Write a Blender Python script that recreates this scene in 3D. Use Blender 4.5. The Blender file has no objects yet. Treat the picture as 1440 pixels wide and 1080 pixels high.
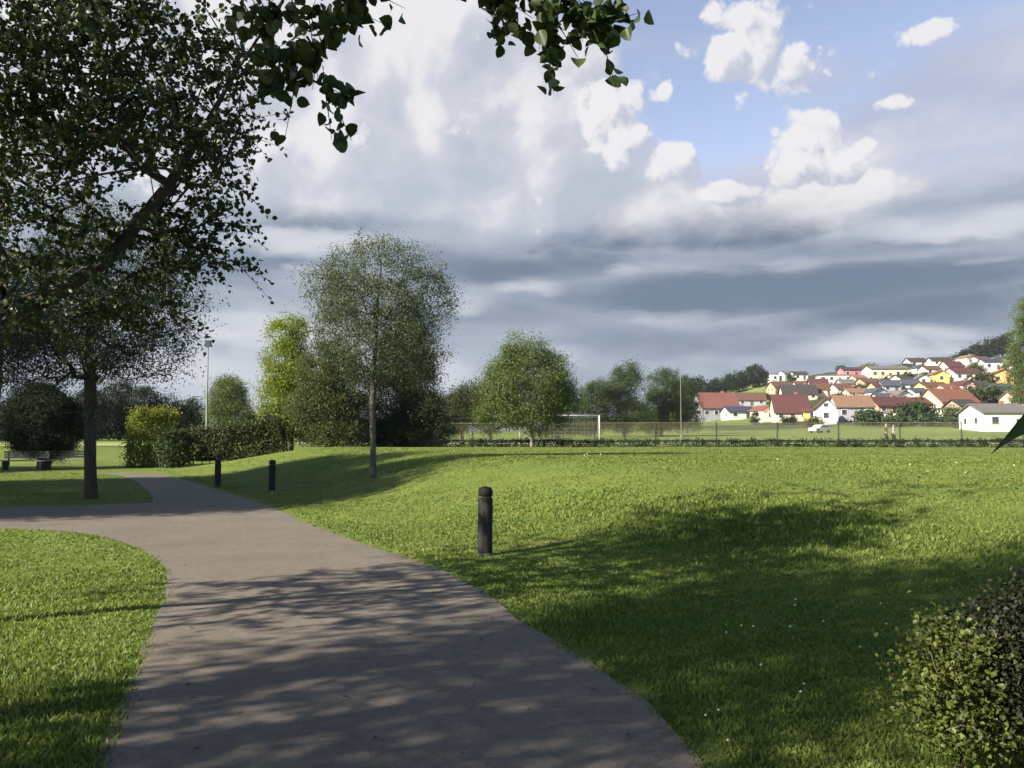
import bpy, bmesh, math, random
import numpy as np
from mathutils import Vector, Matrix

SC = bpy.context.scene
COL = SC.collection
random.seed(7)
RNG = np.random.default_rng(7)

# ------------------------------------------------------------------ camera model (photo 1440 x 1080)
F = 1247.0
HOR = 615.0
CAMZ = 1.6
PITCH = math.atan((HOR - 540.0) / F)


def ray(px, py):
    a = (px - 720.0) / F
    b = (540.0 - py) / F
    c, s = math.cos(PITCH), math.sin(PITCH)
    return (a, c - b * s, s + b * c)


def at(px, py, Y):
    """point of the place seen at a pixel of the photograph, Y metres ahead"""
    d = ray(px, py)
    t = Y / d[1]
    return Vector((d[0] * t, Y, CAMZ + d[2] * t))


def gz(px, py, z=0.0):
    """point on a level plane seen at a pixel of the photograph"""
    d = ray(px, py)
    t = (z - CAMZ) / d[2]
    return Vector((d[0] * t, d[1] * t, z))


def smooth(a, b, x):
    t = np.clip((np.asarray(x, float) - a) / (b - a), 0, 1)
    return t * t * (3 - 2 * t)


def lin(r, g=None, b=None):
    if g is None:
        r, g, b = r
    f = lambda c: (c / 255.0 / 12.92) if c / 255.0 <= 0.04045 else ((c / 255.0 + 0.055) / 1.055) ** 2.4
    return (f(r), f(g), f(b), 1.0)


# ------------------------------------------------------------------ objects
def props(o, label=None, cat=None, group=None, kind=None):
    if label: o['label'] = label
    if cat: o['category'] = cat
    if group: o['group'] = group
    if kind: o['kind'] = kind
    return o


def thing(name, label, cat, loc=(0, 0, 0), rz=0.0, group=None):
    o = bpy.data.objects.new(name, None)
    COL.objects.link(o)
    o.empty_display_size = 0.2
    o.location = loc
    o.rotation_euler = (0, 0, rz)
    return props(o, label, cat, group)


def mesh_obj(name, me, mat=None, parent=None, smooth_faces=False):
    o = bpy.data.objects.new(name, me)
    COL.objects.link(o)
    if mat is not None:
        for m in (mat if isinstance(mat, (list, tuple)) else [mat]):
            me.materials.append(m)
    if parent is not None:
        o.parent = parent
    if smooth_faces:
        me.polygons.foreach_set('use_smooth', np.ones(len(me.polygons), dtype=bool))
    return o


def np_mesh(name, V, faces_flat, loop_totals):
    """fast mesh from arrays"""
    V = np.asarray(V, np.float32)
    faces_flat = np.asarray(faces_flat, np.int32)
    loop_totals = np.asarray(loop_totals, np.int32)
    me = bpy.data.meshes.new(name)
    me.vertices.add(len(V))
    me.vertices.foreach_set('co', V.ravel())
    me.loops.add(len(faces_flat))
    me.loops.foreach_set('vertex_index', faces_flat)
    me.polygons.add(len(loop_totals))
    starts = np.concatenate([[0], np.cumsum(loop_totals)[:-1]]).astype(np.int32)
    me.polygons.foreach_set('loop_start', starts)
    me.update(calc_edges=True)
    return me


def copy_tree(o, parent=None):
    c = o.copy()
    COL.objects.link(c)
    if parent is not None:
        c.parent = parent
    for ch in list(o.children):
        copy_tree(ch, c)
    return c


class MB:
    """collects boxes, prisms and tubes into one mesh"""

    def __init__(s):
        s.v = []; s.f = []

    def add(s, vs, fs):
        n = len(s.v)
        s.v += [tuple(v) for v in vs]
        s.f += [tuple(i + n for i in f) for f in fs]
        return s

    def box(s, x0, y0, z0, x1, y1, z1):
        vs = [(x0, y0, z0), (x1, y0, z0), (x1, y1, z0), (x0, y1, z0), (x0, y0, z1), (x1, y0, z1), (x1, y1, z1), (x0, y1, z1)]
        return s.add(vs, [(3, 2, 1, 0), (4, 5, 6, 7), (0, 1, 5, 4), (1, 2, 6, 5), (2, 3, 7, 6), (3, 0, 4, 7)])

    def tube(s, p0, p1, r0, r1=None, n=8, caps=True):
        if r1 is None: r1 = r0
        p0 = Vector(p0); p1 = Vector(p1)
        d = (p1 - p0).normalized()
        a = d.orthogonal().normalized(); b = d.cross(a)
        vs = []
        for p, r in ((p0, r0), (p1, r1)):
            for i in range(n):
                t = 2 * math.pi * i / n
                vs.append(p + a * (r * math.cos(t)) + b * (r * math.sin(t)))
        fs = [(i, (i + 1) % n, n + (i + 1) % n, n + i) for i in range(n)]
        if caps:
            fs += [tuple(range(n))[::-1], tuple(range(n, 2 * n))]
        return s.add(vs, fs)

    def lathe(s, prof, n=16, c=(0, 0, 0)):
        vs = []
        for r, z in prof:
            for i in range(n):
                t = 2 * math.pi * i / n
                vs.append((c[0] + r * math.cos(t), c[1] + r * math.sin(t), c[2] + z))
        fs = []
        for k in range(len(prof) - 1):
            for i in range(n):
                j = (i + 1) % n
                fs.append((k * n + i, k * n + j, (k + 1) * n + j, (k + 1) * n + i))
        fs += [tuple(range(n))[::-1], tuple(range((len(prof) - 1) * n, len(prof) * n))]
        return s.add(vs, fs)

    def prism(s, pts, axis_from, axis_to):
        """pts: closed outline of 3-D points; extruded by a vector"""
        n = len(pts)
        off = Vector(axis_to) - Vector(axis_from)
        vs = [Vector(p) for p in pts] + [Vector(p) + off for p in pts]
        fs = [tuple(range(n))[::-1], tuple(range(n, 2 * n))] + [(i, (i + 1) % n, n + (i + 1) % n, n + i) for i in range(n)]
        return s.add(vs, fs)

    def build(s, name, mat, parent=None, sm=False):
        me = bpy.data.meshes.new(name)
        me.from_pydata(s.v, [], s.f)
        bm = bmesh.new(); bm.from_mesh(me)
        bmesh.ops.recalc_face_normals(bm, faces=bm.faces)
        bm.to_mesh(me); bm.free()
        return mesh_obj(name, me, mat, parent, sm)


# ------------------------------------------------------------------ node helper
class NT:
    def __init__(s, tree):
        s.t = tree

    def n(s, typ, **kw):
        nd = s.t.nodes.new(typ)
        for k, v in kw.items():
            setattr(nd, k, v)
        return nd

    def put(s, sock, v):
        if isinstance(v, bpy.types.NodeSocket):
            s.t.links.new(v, sock)
        elif isinstance(v, NV):
            s.t.links.new(v.s, sock)
        else:
            try:
                sock.default_value = v
            except Exception:
                if hasattr(v, '__len__') and len(v) == 3:
                    sock.default_value = (*v, 1.0)
                elif hasattr(v, '__len__') and len(v) == 4:
                    sock.default_value = tuple(v)[:3]
                else:
                    raise

    def math(s, op, *a, clamp=False):
        nd = s.n('ShaderNodeMath', operation=op)
        nd.use_clamp = clamp
        for i, v in enumerate(a):
            s.put(nd.inputs[i], v)
        return NV(s, nd.outputs[0])

    def vmath(s, op, *a, scale=None):
        nd = s.n('ShaderNodeVectorMath', operation=op)
        for i, v in enumerate(a):
            s.put(nd.inputs[i], v)
        if scale is not None:
            s.put(nd.inputs['Scale'], scale)
        return NV(s, nd.outputs['Value' if op in ('DOT_PRODUCT', 'LENGTH') else 'Vector'])

    def noise(s, vec, scale, detail=4.0, rough=0.5, dist=0.0, out='Fac'):
        nd = s.n('ShaderNodeTexNoise')
        s.put(nd.inputs['Vector'], vec)
        s.put(nd.inputs['Scale'], scale)
        nd.inputs['Detail'].default_value = detail
        nd.inputs['Roughness'].default_value = rough
        nd.inputs['Distortion'].default_value = dist
        return NV(s, nd.outputs[out])

    def ss(s, x, a, b):
        nd = s.n('ShaderNodeMapRange', interpolation_type='SMOOTHSTEP')
        s.put(nd.inputs[0], x)
        s.put(nd.inputs[1], a); s.put(nd.inputs[2], b)
        return NV(s, nd.outputs[0])

    def lr(s, x, a, b, c=0.0, d=1.0):
        nd = s.n('ShaderNodeMapRange')
        s.put(nd.inputs[0], x)
        for i, v in enumerate((a, b, c, d)):
            s.put(nd.inputs[i + 1], v)
        return NV(s, nd.outputs[0])

    def mix(s, fac, a, b):
        nd = s.n('ShaderNodeMix', data_type='RGBA')
        s.put(nd.inputs[0], fac)
        s.put(nd.inputs[6], a); s.put(nd.inputs[7], b)
        return NV(s, nd.outputs[2])

    def comb(s, x, y, z):
        nd = s.n('ShaderNodeCombineXYZ')
        for i, v in enumerate((x, y, z)):
            s.put(nd.inputs[i], v)
        return NV(s, nd.outputs[0])

    def sep(s, v):
        nd = s.n('ShaderNodeSeparateXYZ')
        s.put(nd.inputs[0], v)
        return [NV(s, o) for o in nd.outputs]

    def ramp(s, fac, stops):
        nd = s.n('ShaderNodeValToRGB')
        s.put(nd.inputs[0], fac)
        e = nd.color_ramp.elements
        while len(e) < len(stops): e.new(0.5)
        for el, (p, c) in zip(e, stops):
            el.position = p
            el.color = c if len(c) == 4 else (*c, 1)
        return NV(s, nd.outputs[0])


class NV:
    def __init__(s, nt, sock): s.nt = nt; s.s = sock
    def _m(s, op, o): return s.nt.math(op, s, o)
    def __add__(s, o): return s._m('ADD', o)
    __radd__ = __add__
    def __mul__(s, o): return s._m('MULTIPLY', o)
    __rmul__ = __mul__
    def __sub__(s, o): return s._m('SUBTRACT', o)
    def __rsub__(s, o): return s.nt.math('SUBTRACT', o, s)
    def __truediv__(s, o): return s._m('DIVIDE', o)
    def max(s, o): return s._m('MAXIMUM', o)
    def min(s, o): return s._m('MINIMUM', o)
    def pow(s, o): return s._m('POWER', o)
    def clamp(s): return s.nt.math('ADD', s, 0.0, clamp=True)


def new_mat(name):
    m = bpy.data.materials.new(name)
    m.use_nodes = True
    m.node_tree.nodes.clear()
    nt = NT(m.node_tree)
    out = nt.n('ShaderNodeOutputMaterial')
    return m, nt, out


def principled(nt, out, color, rough=0.8, spec=0.3, normal=None, metallic=0.0):
    b = nt.n('ShaderNodeBsdfPrincipled')
    nt.put(b.inputs['Base Color'], color)
    nt.put(b.inputs['Roughness'], rough)
    b.inputs['Specular IOR Level'].default_value = spec
    b.inputs['Metallic'].default_value = metallic
    if normal is not None:
        nt.put(b.inputs['Normal'], normal)
    nt.t.links.new(b.outputs[0], out.inputs['Surface'])
    return b


def bump(nt, h, strength=0.3, dist=0.02):
    nd = nt.n('ShaderNodeBump')
    nd.inputs['Strength'].default_value = strength
    nd.inputs['Distance'].default_value = dist
    nt.put(nd.inputs['Height'], h)
    return NV(nt, nd.outputs[0])


def objpos(nt):
    return NV(nt, nt.n('ShaderNodeTexCoord').outputs['Object'])


def worldpos(nt):
    return NV(nt, nt.n('ShaderNodeNewGeometry').outputs['Position'])


def rough_mat(name, c0, c1, scale=6.0, rough=0.85, bstr=0.25, detail=5.0, spec=0.25, stretch=(1, 1, 1)):
    """two tones broken up by noise, with a little relief"""
    m, nt, out = new_mat(name)
    p = nt.vmath('MULTIPLY', objpos(nt), stretch)
    n1 = nt.noise(p, scale, detail, 0.6)
    n2 = nt.noise(p, scale * 5.3, 3.0, 0.6)
    f = nt.lr(n1 * 0.7 + n2 * 0.3, 0.32, 0.68)
    col = nt.mix(f, c0, c1)
    principled(nt, out, col, rough, spec, bump(nt, n1 * 0.5 + n2 * 0.5, bstr, 0.02))
    return m


def leaf_mat(name, c0, c1, trans=0.35, rough=0.55, spec=0.35):
    m, nt, out = new_mat(name)
    g = nt.n('ShaderNodeNewGeometry')
    rnd = NV(nt, g.outputs['Random Per Island'])
    big = nt.noise(objpos(nt), 0.9, 2.0, 0.5)
    f = nt.lr(rnd * 0.6 + big * 0.7, 0.2, 1.05)
    col = nt.mix(f, c0, c1)
    b = nt.n('ShaderNodeBsdfPrincipled')
    nt.put(b.inputs['Base Color'], col)
    b.inputs['Roughness'].default_value = rough
    b.inputs['Specular IOR Level'].default_value = spec
    t = nt.n('ShaderNodeBsdfTranslucent')
    hs = nt.n('ShaderNodeHueSaturation')
    hs.inputs['Hue'].default_value = 0.485
    hs.inputs['Saturation'].default_value = 1.1
    hs.inputs['Value'].default_value = 1.5
    nt.put(hs.inputs['Color'], col)
    nt.t.links.new(hs.outputs[0], t.inputs['Color'])
    mx = nt.n('ShaderNodeMixShader')
    mx.inputs[0].default_value = trans
    nt.t.links.new(b.outputs[0], mx.inputs[1])
    nt.t.links.new(t.outputs[0], mx.inputs[2])
    nt.t.links.new(mx.outputs[0], out.inputs['Surface'])
    return m
# ------------------------------------------------------------------ sun, sky and clouds
SUN_EL = math.radians(30.0)
SHADOW_DIR = math.radians(30.0)          # shadows fall to the right and 30 degrees away from the camera
SUN_VEC = Vector((-math.cos(SUN_EL) * math.cos(SHADOW_DIR), -math.cos(SUN_EL) * math.sin(SHADOW_DIR), math.sin(SUN_EL)))


def make_world():
    w = bpy.data.worlds.new('World')
    SC.world = w
    w.use_nodes = True
    w.node_tree.nodes.clear()
    nt = NT(w.node_tree)
    out = nt.n('ShaderNodeOutputWorld')
    bg = nt.n('ShaderNodeBackground')
    nt.t.links.new(bg.outputs[0], out.inputs[0])
    sky = nt.n('ShaderNodeTexSky', sky_type='NISHITA')
    sky.sun_disc = False
    sky.sun_elevation = SUN_EL
    sky.sun_rotation = math.atan2(SUN_VEC.x, SUN_VEC.y)
    sky.altitude = 300
    sky.air_density = 1.0
    sky.dust_density = 0.6
    sky.ozone_density = 2.0
    STR = 0.10 / KSKY * 0.62
    D0 = NV(nt, nt.n('ShaderNodeTexCoord').outputs['Generated'])
    d = nt.vmath('NORMALIZE', D0)

    def azel(v):
        x, y, z = nt.sep(v)
        return nt.math('ARCTAN2', x, y), nt.math('ARCSINE', z)

    def ang(px, py):
        r = Vector(ray(px, py)).normalized()
        return math.atan2(r.x, r.y), math.asin(r.z)

    def blobs(az, el, lst):
        acc = None
        for px, py, rx, ry, wgt in lst:
            a, e = ang(px, py)
            da = (az - a) * (F / rx)
            de = (el - e) * (F / ry)
            q = 1.0 - (da * da + de * de)
            q = q.max(0.0) * wgt
            acc = q if acc is None else acc.max(q)
        return acc

    # ---- cumulus: density field, sampled twice so that the lit side of each heap can be told from the other
    CUM = [(640, 150, 330, 200, 1.0), (470, 180, 330, 200, 1.0), (650, 60, 150, 110, .95), (560, 300, 420, 90, .8), (780, 220, 190, 160, .9),
           (250, 200, 420, 260, .9), (870, 270, 160, 90, .7), (1000, 310, 300, 60, .6)]
    PUF = [(858, 158, 58, 56, 1.0), (880, 205, 60, 50, .9), (942, 232, 52, 34, 1.0), (1130, 214, 62, 56, 1.05), (1175, 232, 70, 34, .85),
           (1045, 74, 62, 50, 1.0), (1095, 100, 90, 40, .72), (1308, 50, 54, 20, .78), (1030, 268, 62, 20, .9), (1050, 20, 70, 40, .66),
           (942, 127, 16, 20, .7), (1255, 155, 46, 16, .62)]

    def billow(v, sc, octs):
        acc = None
        a = 1.0
        for k in range(octs):
            n = nt.noise(nt.vmath('ADD', v, (0.37 * k, 0.11 * k, 0.23 * k)), sc, 0.0, 0.5)
            q = nt.math('ABSOLUTE', n - 0.5) * (2.6 * a)
            acc = q if acc is None else acc + q
            a *= 0.52
            sc *= 2.13
        return acc

    def density(v, lst, sc, amp, off, octs, warp, wamp):
        az, el = azel(v)
        wx, wy, wz = warp
        b = blobs(az + (wx - 0.5) * wamp, el + (wy - 0.5) * wamp, lst)
        n = billow(v, sc, octs)
        return b + (n - off) * amp

    wcol = nt.noise(d, 5.0, 2.0, 0.5, out='Color')
    warp = nt.sep(wcol)
    L = (-0.030, -0.008, 0.026)
    dl = nt.vmath('NORMALIZE', nt.vmath('ADD', d, L))
    L2 = (-0.012, -0.003, 0.011)
    dl2 = nt.vmath('NORMALIZE', nt.vmath('ADD', d, L2))
    c1 = density(d, CUM, 4.2, 0.62, 0.42, 5, warp, 0.10)
    c1l = density(dl, CUM, 4.2, 0.62, 0.42, 4, warp, 0.10)
    c2 = density(d, PUF, 23.0, 0.62, 0.40, 4, warp, 0.04)
    c2l = density(dl2, PUF, 23.0, 0.62, 0.40, 3, warp, 0.04)

    az, el = azel(d)
    elp = el * F                                   # height above the horizon in photo pixels, near enough
    # ---- blue of the open sky
    skyc = nt.vmath('SCALE', NV(nt, sky.outputs[0]), scale=.150)
    skyc = nt.vmath('MULTIPLY', skyc, SKY_TINT)
    # ---- thin veil
    st = nt.vmath('MULTIPLY', d, (1.0, 1.0, 2.2))
    veiln = nt.noise(st, 5.0, 6.0, 0.6)
    vb = blobs(az, el, [(1400, 220, 310, 190, 1.0), (1250, 300, 480, 110, .9), (1180, 120, 120, 60, .45), (960, 60, 200, 30, .3)])
    veil = nt.ss(vb * 1.2 + (veiln - 0.5) * 1.1, 0.05, 0.75)
    veilcol = nt.mix(nt.ss(veiln, 0.35, 0.65), lin(190, 198, 222), lin(216, 217, 230))
    col = nt.mix(veil * 0.85, skyc, veilcol)
    # ---- the heaped cumulus bank
    m1 = nt.ss(c1 + (nt.noise(d, 22.0, 5.0, .6) - .5) * .35, 0.20, 0.50)
    s1 = nt.ss((c1 - c1l), -0.34, 0.30)
    fine = nt.noise(d, 30.0, 4.0, 0.55)
    s1 = (s1 + (fine - 0.5) * 0.35).clamp()
    cc1 = nt.mix(s1, lin(196, 205, 219), lin(232, 232, 241))
    cc1 = nt.mix(nt.ss(s1 * m1, 0.55, 1.15), cc1, lin(253, 252, 253))
    col = nt.mix(m1 * 0.97, col, cc1)
    # ---- small crisp heaps
    wisp = nt.noise(d, 46.0, 5.0, 0.65)
    m2 = nt.ss(c2 + (wisp - .5) * .4, 0.34, 0.66)
    s2 = nt.ss((c2 - c2l), -0.42, 0.22)
    s2 = (s2 + (fine - 0.5) * 0.25).clamp()
    cc2 = nt.mix(s2, lin(203, 209, 226), lin(253, 252, 254))
    col = nt.mix(m2 * 0.95, col, cc2)
    # ---- grey layer cloud below the heaps, streaked along the horizon
    stv = nt.vmath('MULTIPLY', d, (1.0, 1.0, 4.5))
    n3 = nt.noise(stv, 2.6, 6.0, 0.55, 0.5)
    n4 = nt.noise(nt.vmath('ADD', stv, (3.1, 1.7, 0.4)), 6.5, 5.0, 0.55, 0.4)
    lump = nt.noise(nt.vmath('MULTIPLY', d, (1, 1, 1.8)), 8.0, 6.0, 0.55)
    top = 302.0 + (n3 - 0.5) * 130.0 + (lump - 0.5) * 110.0
    rightlift = nt.ss(az, 0.05, 0.25) * 15.0
    m3 = nt.ss(top - rightlift - elp, -40.0, 50.0)
    wig = (n3 - 0.5) * 0.055 + (n4 - .5) * .03
    dark = blobs(az + (n4 - .5) * .2, el + wig, [(950, 322, 300, 34, 1.0), (470, 303, 150, 26, .75), (1120, 408, 420, 44, 1.0), (1330, 440, 260, 44, .9), (700, 372, 240, 34, .6), (1000, 480, 330, 30, .45), (1250, 340, 200, 22, .5), (720, 440, 200, 22, .4), (240, 370, 200, 40, .5)])
    dk = nt.ss(dark * 1.0 + (n3 - 0.5) * 1.1 + (lump - 0.5) * 1.1, 0.0, 0.85)
    g3 = nt.mix(nt.ss(n4 * .6 + lump * .4, .36, .62), lin(154, 168, 189), lin(186, 195, 209))
    g3 = nt.mix(dk, g3, lin(119, 136, 160))
    lightb = blobs(az + (n4 - .5) * .12, el + wig, [(425, 346, 140, 36, 1.0), (340, 500, 280, 100, .8), (1270, 486, 200, 26, .8), (870, 375, 60, 12, .6), (750, 402, 70, 20, .7),
                            (655, 425, 60, 26, .6), (640, 530, 60, 50, .75), (800, 505, 60, 40, .75), (940, 442, 120, 18, .6), (1120, 366, 70, 18, .55), (1400, 305, 220, 36, .8), (1390, 372, 80, 14, .5)])
    lt = nt.ss(lightb * 1.0 + (n4 - 0.5) * 1.1 + (lump - .5) * 1.0, 0.25, 1.0)
    g3 = nt.mix(lt, g3, lin(222, 226, 235))
    low = nt.ss(elp, 130.0, 5.0)
    g3 = nt.mix(low * 0.5, g3, lin(178, 191, 204))
    col = nt.mix(m3, col, g3)
    # ---- behind and far to the sides the sky stays mostly clear with the odd cloud
    side = nt.ss(nt.math('ABSOLUTE', az), 1.15, 0.75)
    back = nt.noise(d, 2.6, 6.0, 0.55)
    bm = nt.ss(back, 0.55, 0.72) * 0.7
    backcol = nt.mix(bm * .6, nt.vmath('SCALE', NV(nt, sky.outputs[0]), scale=STR * .82), lin(150, 156, 172))
    col = nt.mix(side, backcol, col)
    nt.t.links.new(col.s, bg.inputs['Color'])
    bg.inputs['Strength'].default_value = KSKY
    w.cycles.sampling_method = 'MANUAL'
    w.cycles.sample_map_resolution = 512


KSKY = 0.29
SKY_TINT = (2.3, 1.75, 1.55)
make_world()

sl = bpy.data.lights.new('sun', 'SUN')
sl.energy = 5.0
sl.angle = math.radians(0.55)
sl.color = (1.0, 0.885, 0.74)
so = bpy.data.objects.new('sun', sl)
COL.objects.link(so)
so.rotation_euler = SUN_VEC.to_track_quat('Z', 'Y').to_euler()
so.location = SUN_VEC * 60

cam = bpy.data.cameras.new('camera')
cam.sensor_fit = 'HORIZONTAL'
cam.sensor_width = 36.0
cam.lens = 36.0 * F / 1440.0
cam.clip_start = 0.05
cam.clip_end = 6000
co = bpy.data.objects.new('camera', cam)
COL.objects.link(co)
co.location = (0, 0, CAMZ)
co.rotation_euler = (math.pi / 2 + PITCH, 0, 0)
SC.camera = co
SC.view_settings.view_transform = 'Standard'
SC.view_settings.look = 'None'
SC.view_settings.exposure = math.log2(1 / KSKY) - .17
SC.view_settings.gamma = 1.0
# ------------------------------------------------------------------ lie of the land
PATH_R = [(1005, 1110), (1000, 1080), (905, 990), (820, 925), (765, 900), (705, 850), (632, 806), (555, 780), (485, 757), (440, 741), (395, 719), (345, 701), (282, 682), (232, 668), (205, 661.5)]
PATH_L = [(125, 1110), (140, 1080), (175, 1000), (205, 920), (225, 865), (240, 808)]
pr = [gz(*p) for p in PATH_R]
PR = np.array([(p.x, p.y) for p in pr])
PR = np.vstack([[PR[0] + (PR[0] - PR[1]) * 12], PR])
BASE_Y = [-200, 38, 48, 62, 80, 110, 170, 260, 6000]
BASE_Z = [0, 0, .14, .86, 1.12, 1.5, 2.6, 3.5, 3.5]
HX = [-400, 20, 62, 94, 130, 180, 260, 420, 900]
HZ = [0, 0, 8, 18, 26.5, 33.5, 40, 47, 50]


def edge_x(y):
    """x of the path's right edge at a distance"""
    return np.interp(y, PR[:, 1], PR[:, 0])


def wob(x, y):
    return (np.sin(x * .31 + 1.3) * np.cos(y * .23 + .4) + .6 * np.sin(x * .11 + y * .17) + .35 * np.sin(x * .83 - y * .57 + 2.0))


def land(x, y):
    x = np.asarray(x, float); y = np.asarray(y, float)
    base = np.interp(y, BASE_Y, BASE_Z)
    s = (x - edge_x(np.minimum(y, 44.0))) * (0.93 - 0.23 * smooth(14, 30, y))
    near = smooth(1.0, 14.0, y)
    bank = smooth(7.5, 21.0, .42 * x + .91 * y + .5 * np.sin(x * .35 + 1.0))
    m = (.96 * bank * smooth(.5, 6.5, s) + .07 * smooth(.3, 4, s)) * (1 - smooth(42, 62, y)) * (.55 + .45 * near)
    hx = np.interp(x, HX, HZ)
    t = np.clip((y - 165) / 285, 0, 1)
    hill = hx * (0.62 * t + 0.38 * t * t * (3 - 2 * t)) * (1 - .25 * smooth(520, 1200, y))
    w = wob(x, y) * (.018 + .35 * smooth(150, 400, y) * (hx > 1)) * smooth(0.3, 2.5, np.abs(s + 1.5) - 1.5)
    verge = -0.02 + .045 * smooth(.0, .35, s)
    return base + m + hill + w * (s > 0) + w * .4 * (s <= 0) + np.where(s > 0, verge, 0) * (y < 60)


def ground_hit(px, py, y0=1.0, y1=900.0, n=4000):
    d = ray(px, py)
    Y = np.geomspace(y0, y1, n)
    t = Y / d[1]
    X = d[0] * t; Z = CAMZ + d[2] * t
    below = Z < land(X, Y)
    if not below.any():
        return None
    i = int(np.argmax(below))
    return Vector((X[i], Y[i], float(land(X[i], Y[i]))))


def on_land(x, y, dz=0.0):
    return Vector((x, y, float(land(x, y)) + dz))


def axis(lo, hi, c, step, grow):
    a = [c]
    st = step
    while a[-1] < hi:
        a.append(a[-1] + st); st *= grow
    b = [c]
    st = step
    while b[-1] > lo:
        b.append(b[-1] - st); st *= grow
    return np.array(sorted(set(b[1:] + a)))


gx = axis(-1300, 1300, 0.0, .22, 1.022)
gy = axis(-60, 1500, 6.0, .22, 1.0175)
GX, GY = np.meshgrid(gx, gy)
GZ = land(GX, GY)
ny, nx = GX.shape
idx = np.arange(ny * nx).reshape(ny, nx)
q = np.stack([idx[:-1, :-1], idx[:-1, 1:], idx[1:, 1:], idx[1:, :-1]], -1).reshape(-1)
me = np_mesh('ground', np.stack([GX, GY, GZ], -1).reshape(-1, 3), q, np.full(len(q) // 4, 4))


def ground_mat():
    m, nt, out = new_mat('meadow_grass')
    p = worldpos(nt)
    x, y, z = nt.sep(p)
    big = nt.noise(p, 0.16, 4.0, 0.6)
    mid = nt.noise(p, 1.3, 5.0, 0.62)
    fine = nt.noise(p, 16.0, 4.0, 0.7)
    tiny = nt.noise(p, 70.0, 2.0, 0.7)
    f = nt.lr(big * .35 + mid * .35 + fine * .3, .36, .64)
    col = nt.mix(f, (.062, .090, .016), (.128, .170, .034))
    dry = nt.ss(nt.noise(nt.vmath('ADD', p, (13, 5, 0)), .55, 5.0, .65), .58, .74)
    col = nt.mix(dry * .35, col, (.17, .19, .05))
    # mown bands across the lawn
    far = nt.ss(y, 60.0, 90.0)
    farn = nt.noise(nt.vmath('MULTIPLY', p, (.02, .05, .03)), 1.0, 4.0, .6)
    farcol = nt.mix(nt.lr(farn, .35, .65), (.085, .140, .028), (.135, .180, .048))
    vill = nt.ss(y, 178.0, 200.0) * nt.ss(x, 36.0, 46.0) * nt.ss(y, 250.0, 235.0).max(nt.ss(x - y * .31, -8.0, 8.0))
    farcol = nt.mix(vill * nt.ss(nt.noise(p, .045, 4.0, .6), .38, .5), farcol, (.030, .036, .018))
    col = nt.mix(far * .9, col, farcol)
    h = fine * .6 + tiny * .4 + mid * .8
    principled(nt, out, col, .9, .15, bump(nt, h, .55, .06))
    return m


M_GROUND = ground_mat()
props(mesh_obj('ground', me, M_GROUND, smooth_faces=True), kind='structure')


# ------------------------------------------------------------------ tarmac paths, sheets just above the ground
def path_mat():
    m, nt, out = new_mat('tarmac')
    p = worldpos(nt)
    grit = nt.noise(p, 130.0, 3.0, .7)
    mid = nt.noise(p, 9.0, 5.0, .65)
    big = nt.noise(p, .7, 4.0, .6)
    col = nt.mix(nt.lr(grit * .45 + mid * .3 + big * .25, .36, .64), (.074, .065, .053), (.160, .140, .112))
    blot = nt.ss(nt.noise(nt.vmath('ADD', p, (7, 2, 0)), 2.2, 6.0, .7), .6, .75)
    col = nt.mix(blot * .4, col, (.07, .062, .054))
    agg = nt.noise(p, 38.0, 3.0, .75)
    col = nt.mix(nt.ss(agg, .58, .70) * .7, col, (.19, .175, .15))
    col = nt.mix(nt.ss(agg, .43, .32) * .7, col, (.05, .045, .04))
    cr = nt.n('ShaderNodeTexVoronoi', feature='DISTANCE_TO_EDGE')
    wv = nt.noise(p, 2.0, 4.0, .6, out='Color')
    nt.put(cr.inputs['Vector'], nt.vmath('ADD', p, nt.vmath('SCALE', wv, scale=.8)))
    cr.inputs['Scale'].default_value = .45
    crack = nt.ss(NV(nt, cr.outputs['Distance']), .008, .002) * nt.ss(mid, .45, .55)
    col = nt.mix(crack * .6, col, (.06, .05, .045))
    principled(nt, out, col, .82, .3, bump(nt, grit * .8 + mid * .5 - crack * .6, .5, .008))
    return m


M_PATH = path_mat()


def sheet(name, left, right, z, nseg=10, mat=M_PATH):
    """strip between two polylines of the same length"""
    V = []; fl = []; lt = []
    for i, (a, b) in enumerate(zip(left, right)):
        for k in range(nseg + 1):
            t = k / nseg
            x = a[0] * (1 - t) + b[0] * t; y = a[1] * (1 - t) + b[1] * t
            crown = .0 * (1 - (2 * t - 1) ** 2)
            V.append((x, y, float(land(x, y)) * (1 if z is None else 0) + (z or .012) + crown))
    w = nseg + 1
    for i in range(len(left) - 1):
        for k in range(nseg):
            fl += [i * w + k, i * w + k + 1, (i + 1) * w + k + 1, (i + 1) * w + k]; lt.append(4)
    me = np_mesh(name, V, fl, lt)
    o = mesh_obj(name, me, mat, smooth_faces=True)
    return props(o, kind='structure')


def resample(poly, n):
    P = np.array([(p[0], p[1]) for p in poly], float)
    # smooth once with Chaikin
    for _ in range(2):
        Q = [P[0]]
        for a, b in zip(P[:-1], P[1:]):
            Q += [a * .75 + b * .25, a * .25 + b * .75]
        Q.append(P[-1]); P = np.array(Q)
    L = np.concatenate([[0], np.cumsum(np.hypot(*(P[1:] - P[:-1]).T))])
    t = np.linspace(0, L[-1], n)
    return np.stack([np.interp(t, L, P[:, 0]), np.interp(t, L, P[:, 1])], 1)


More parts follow.
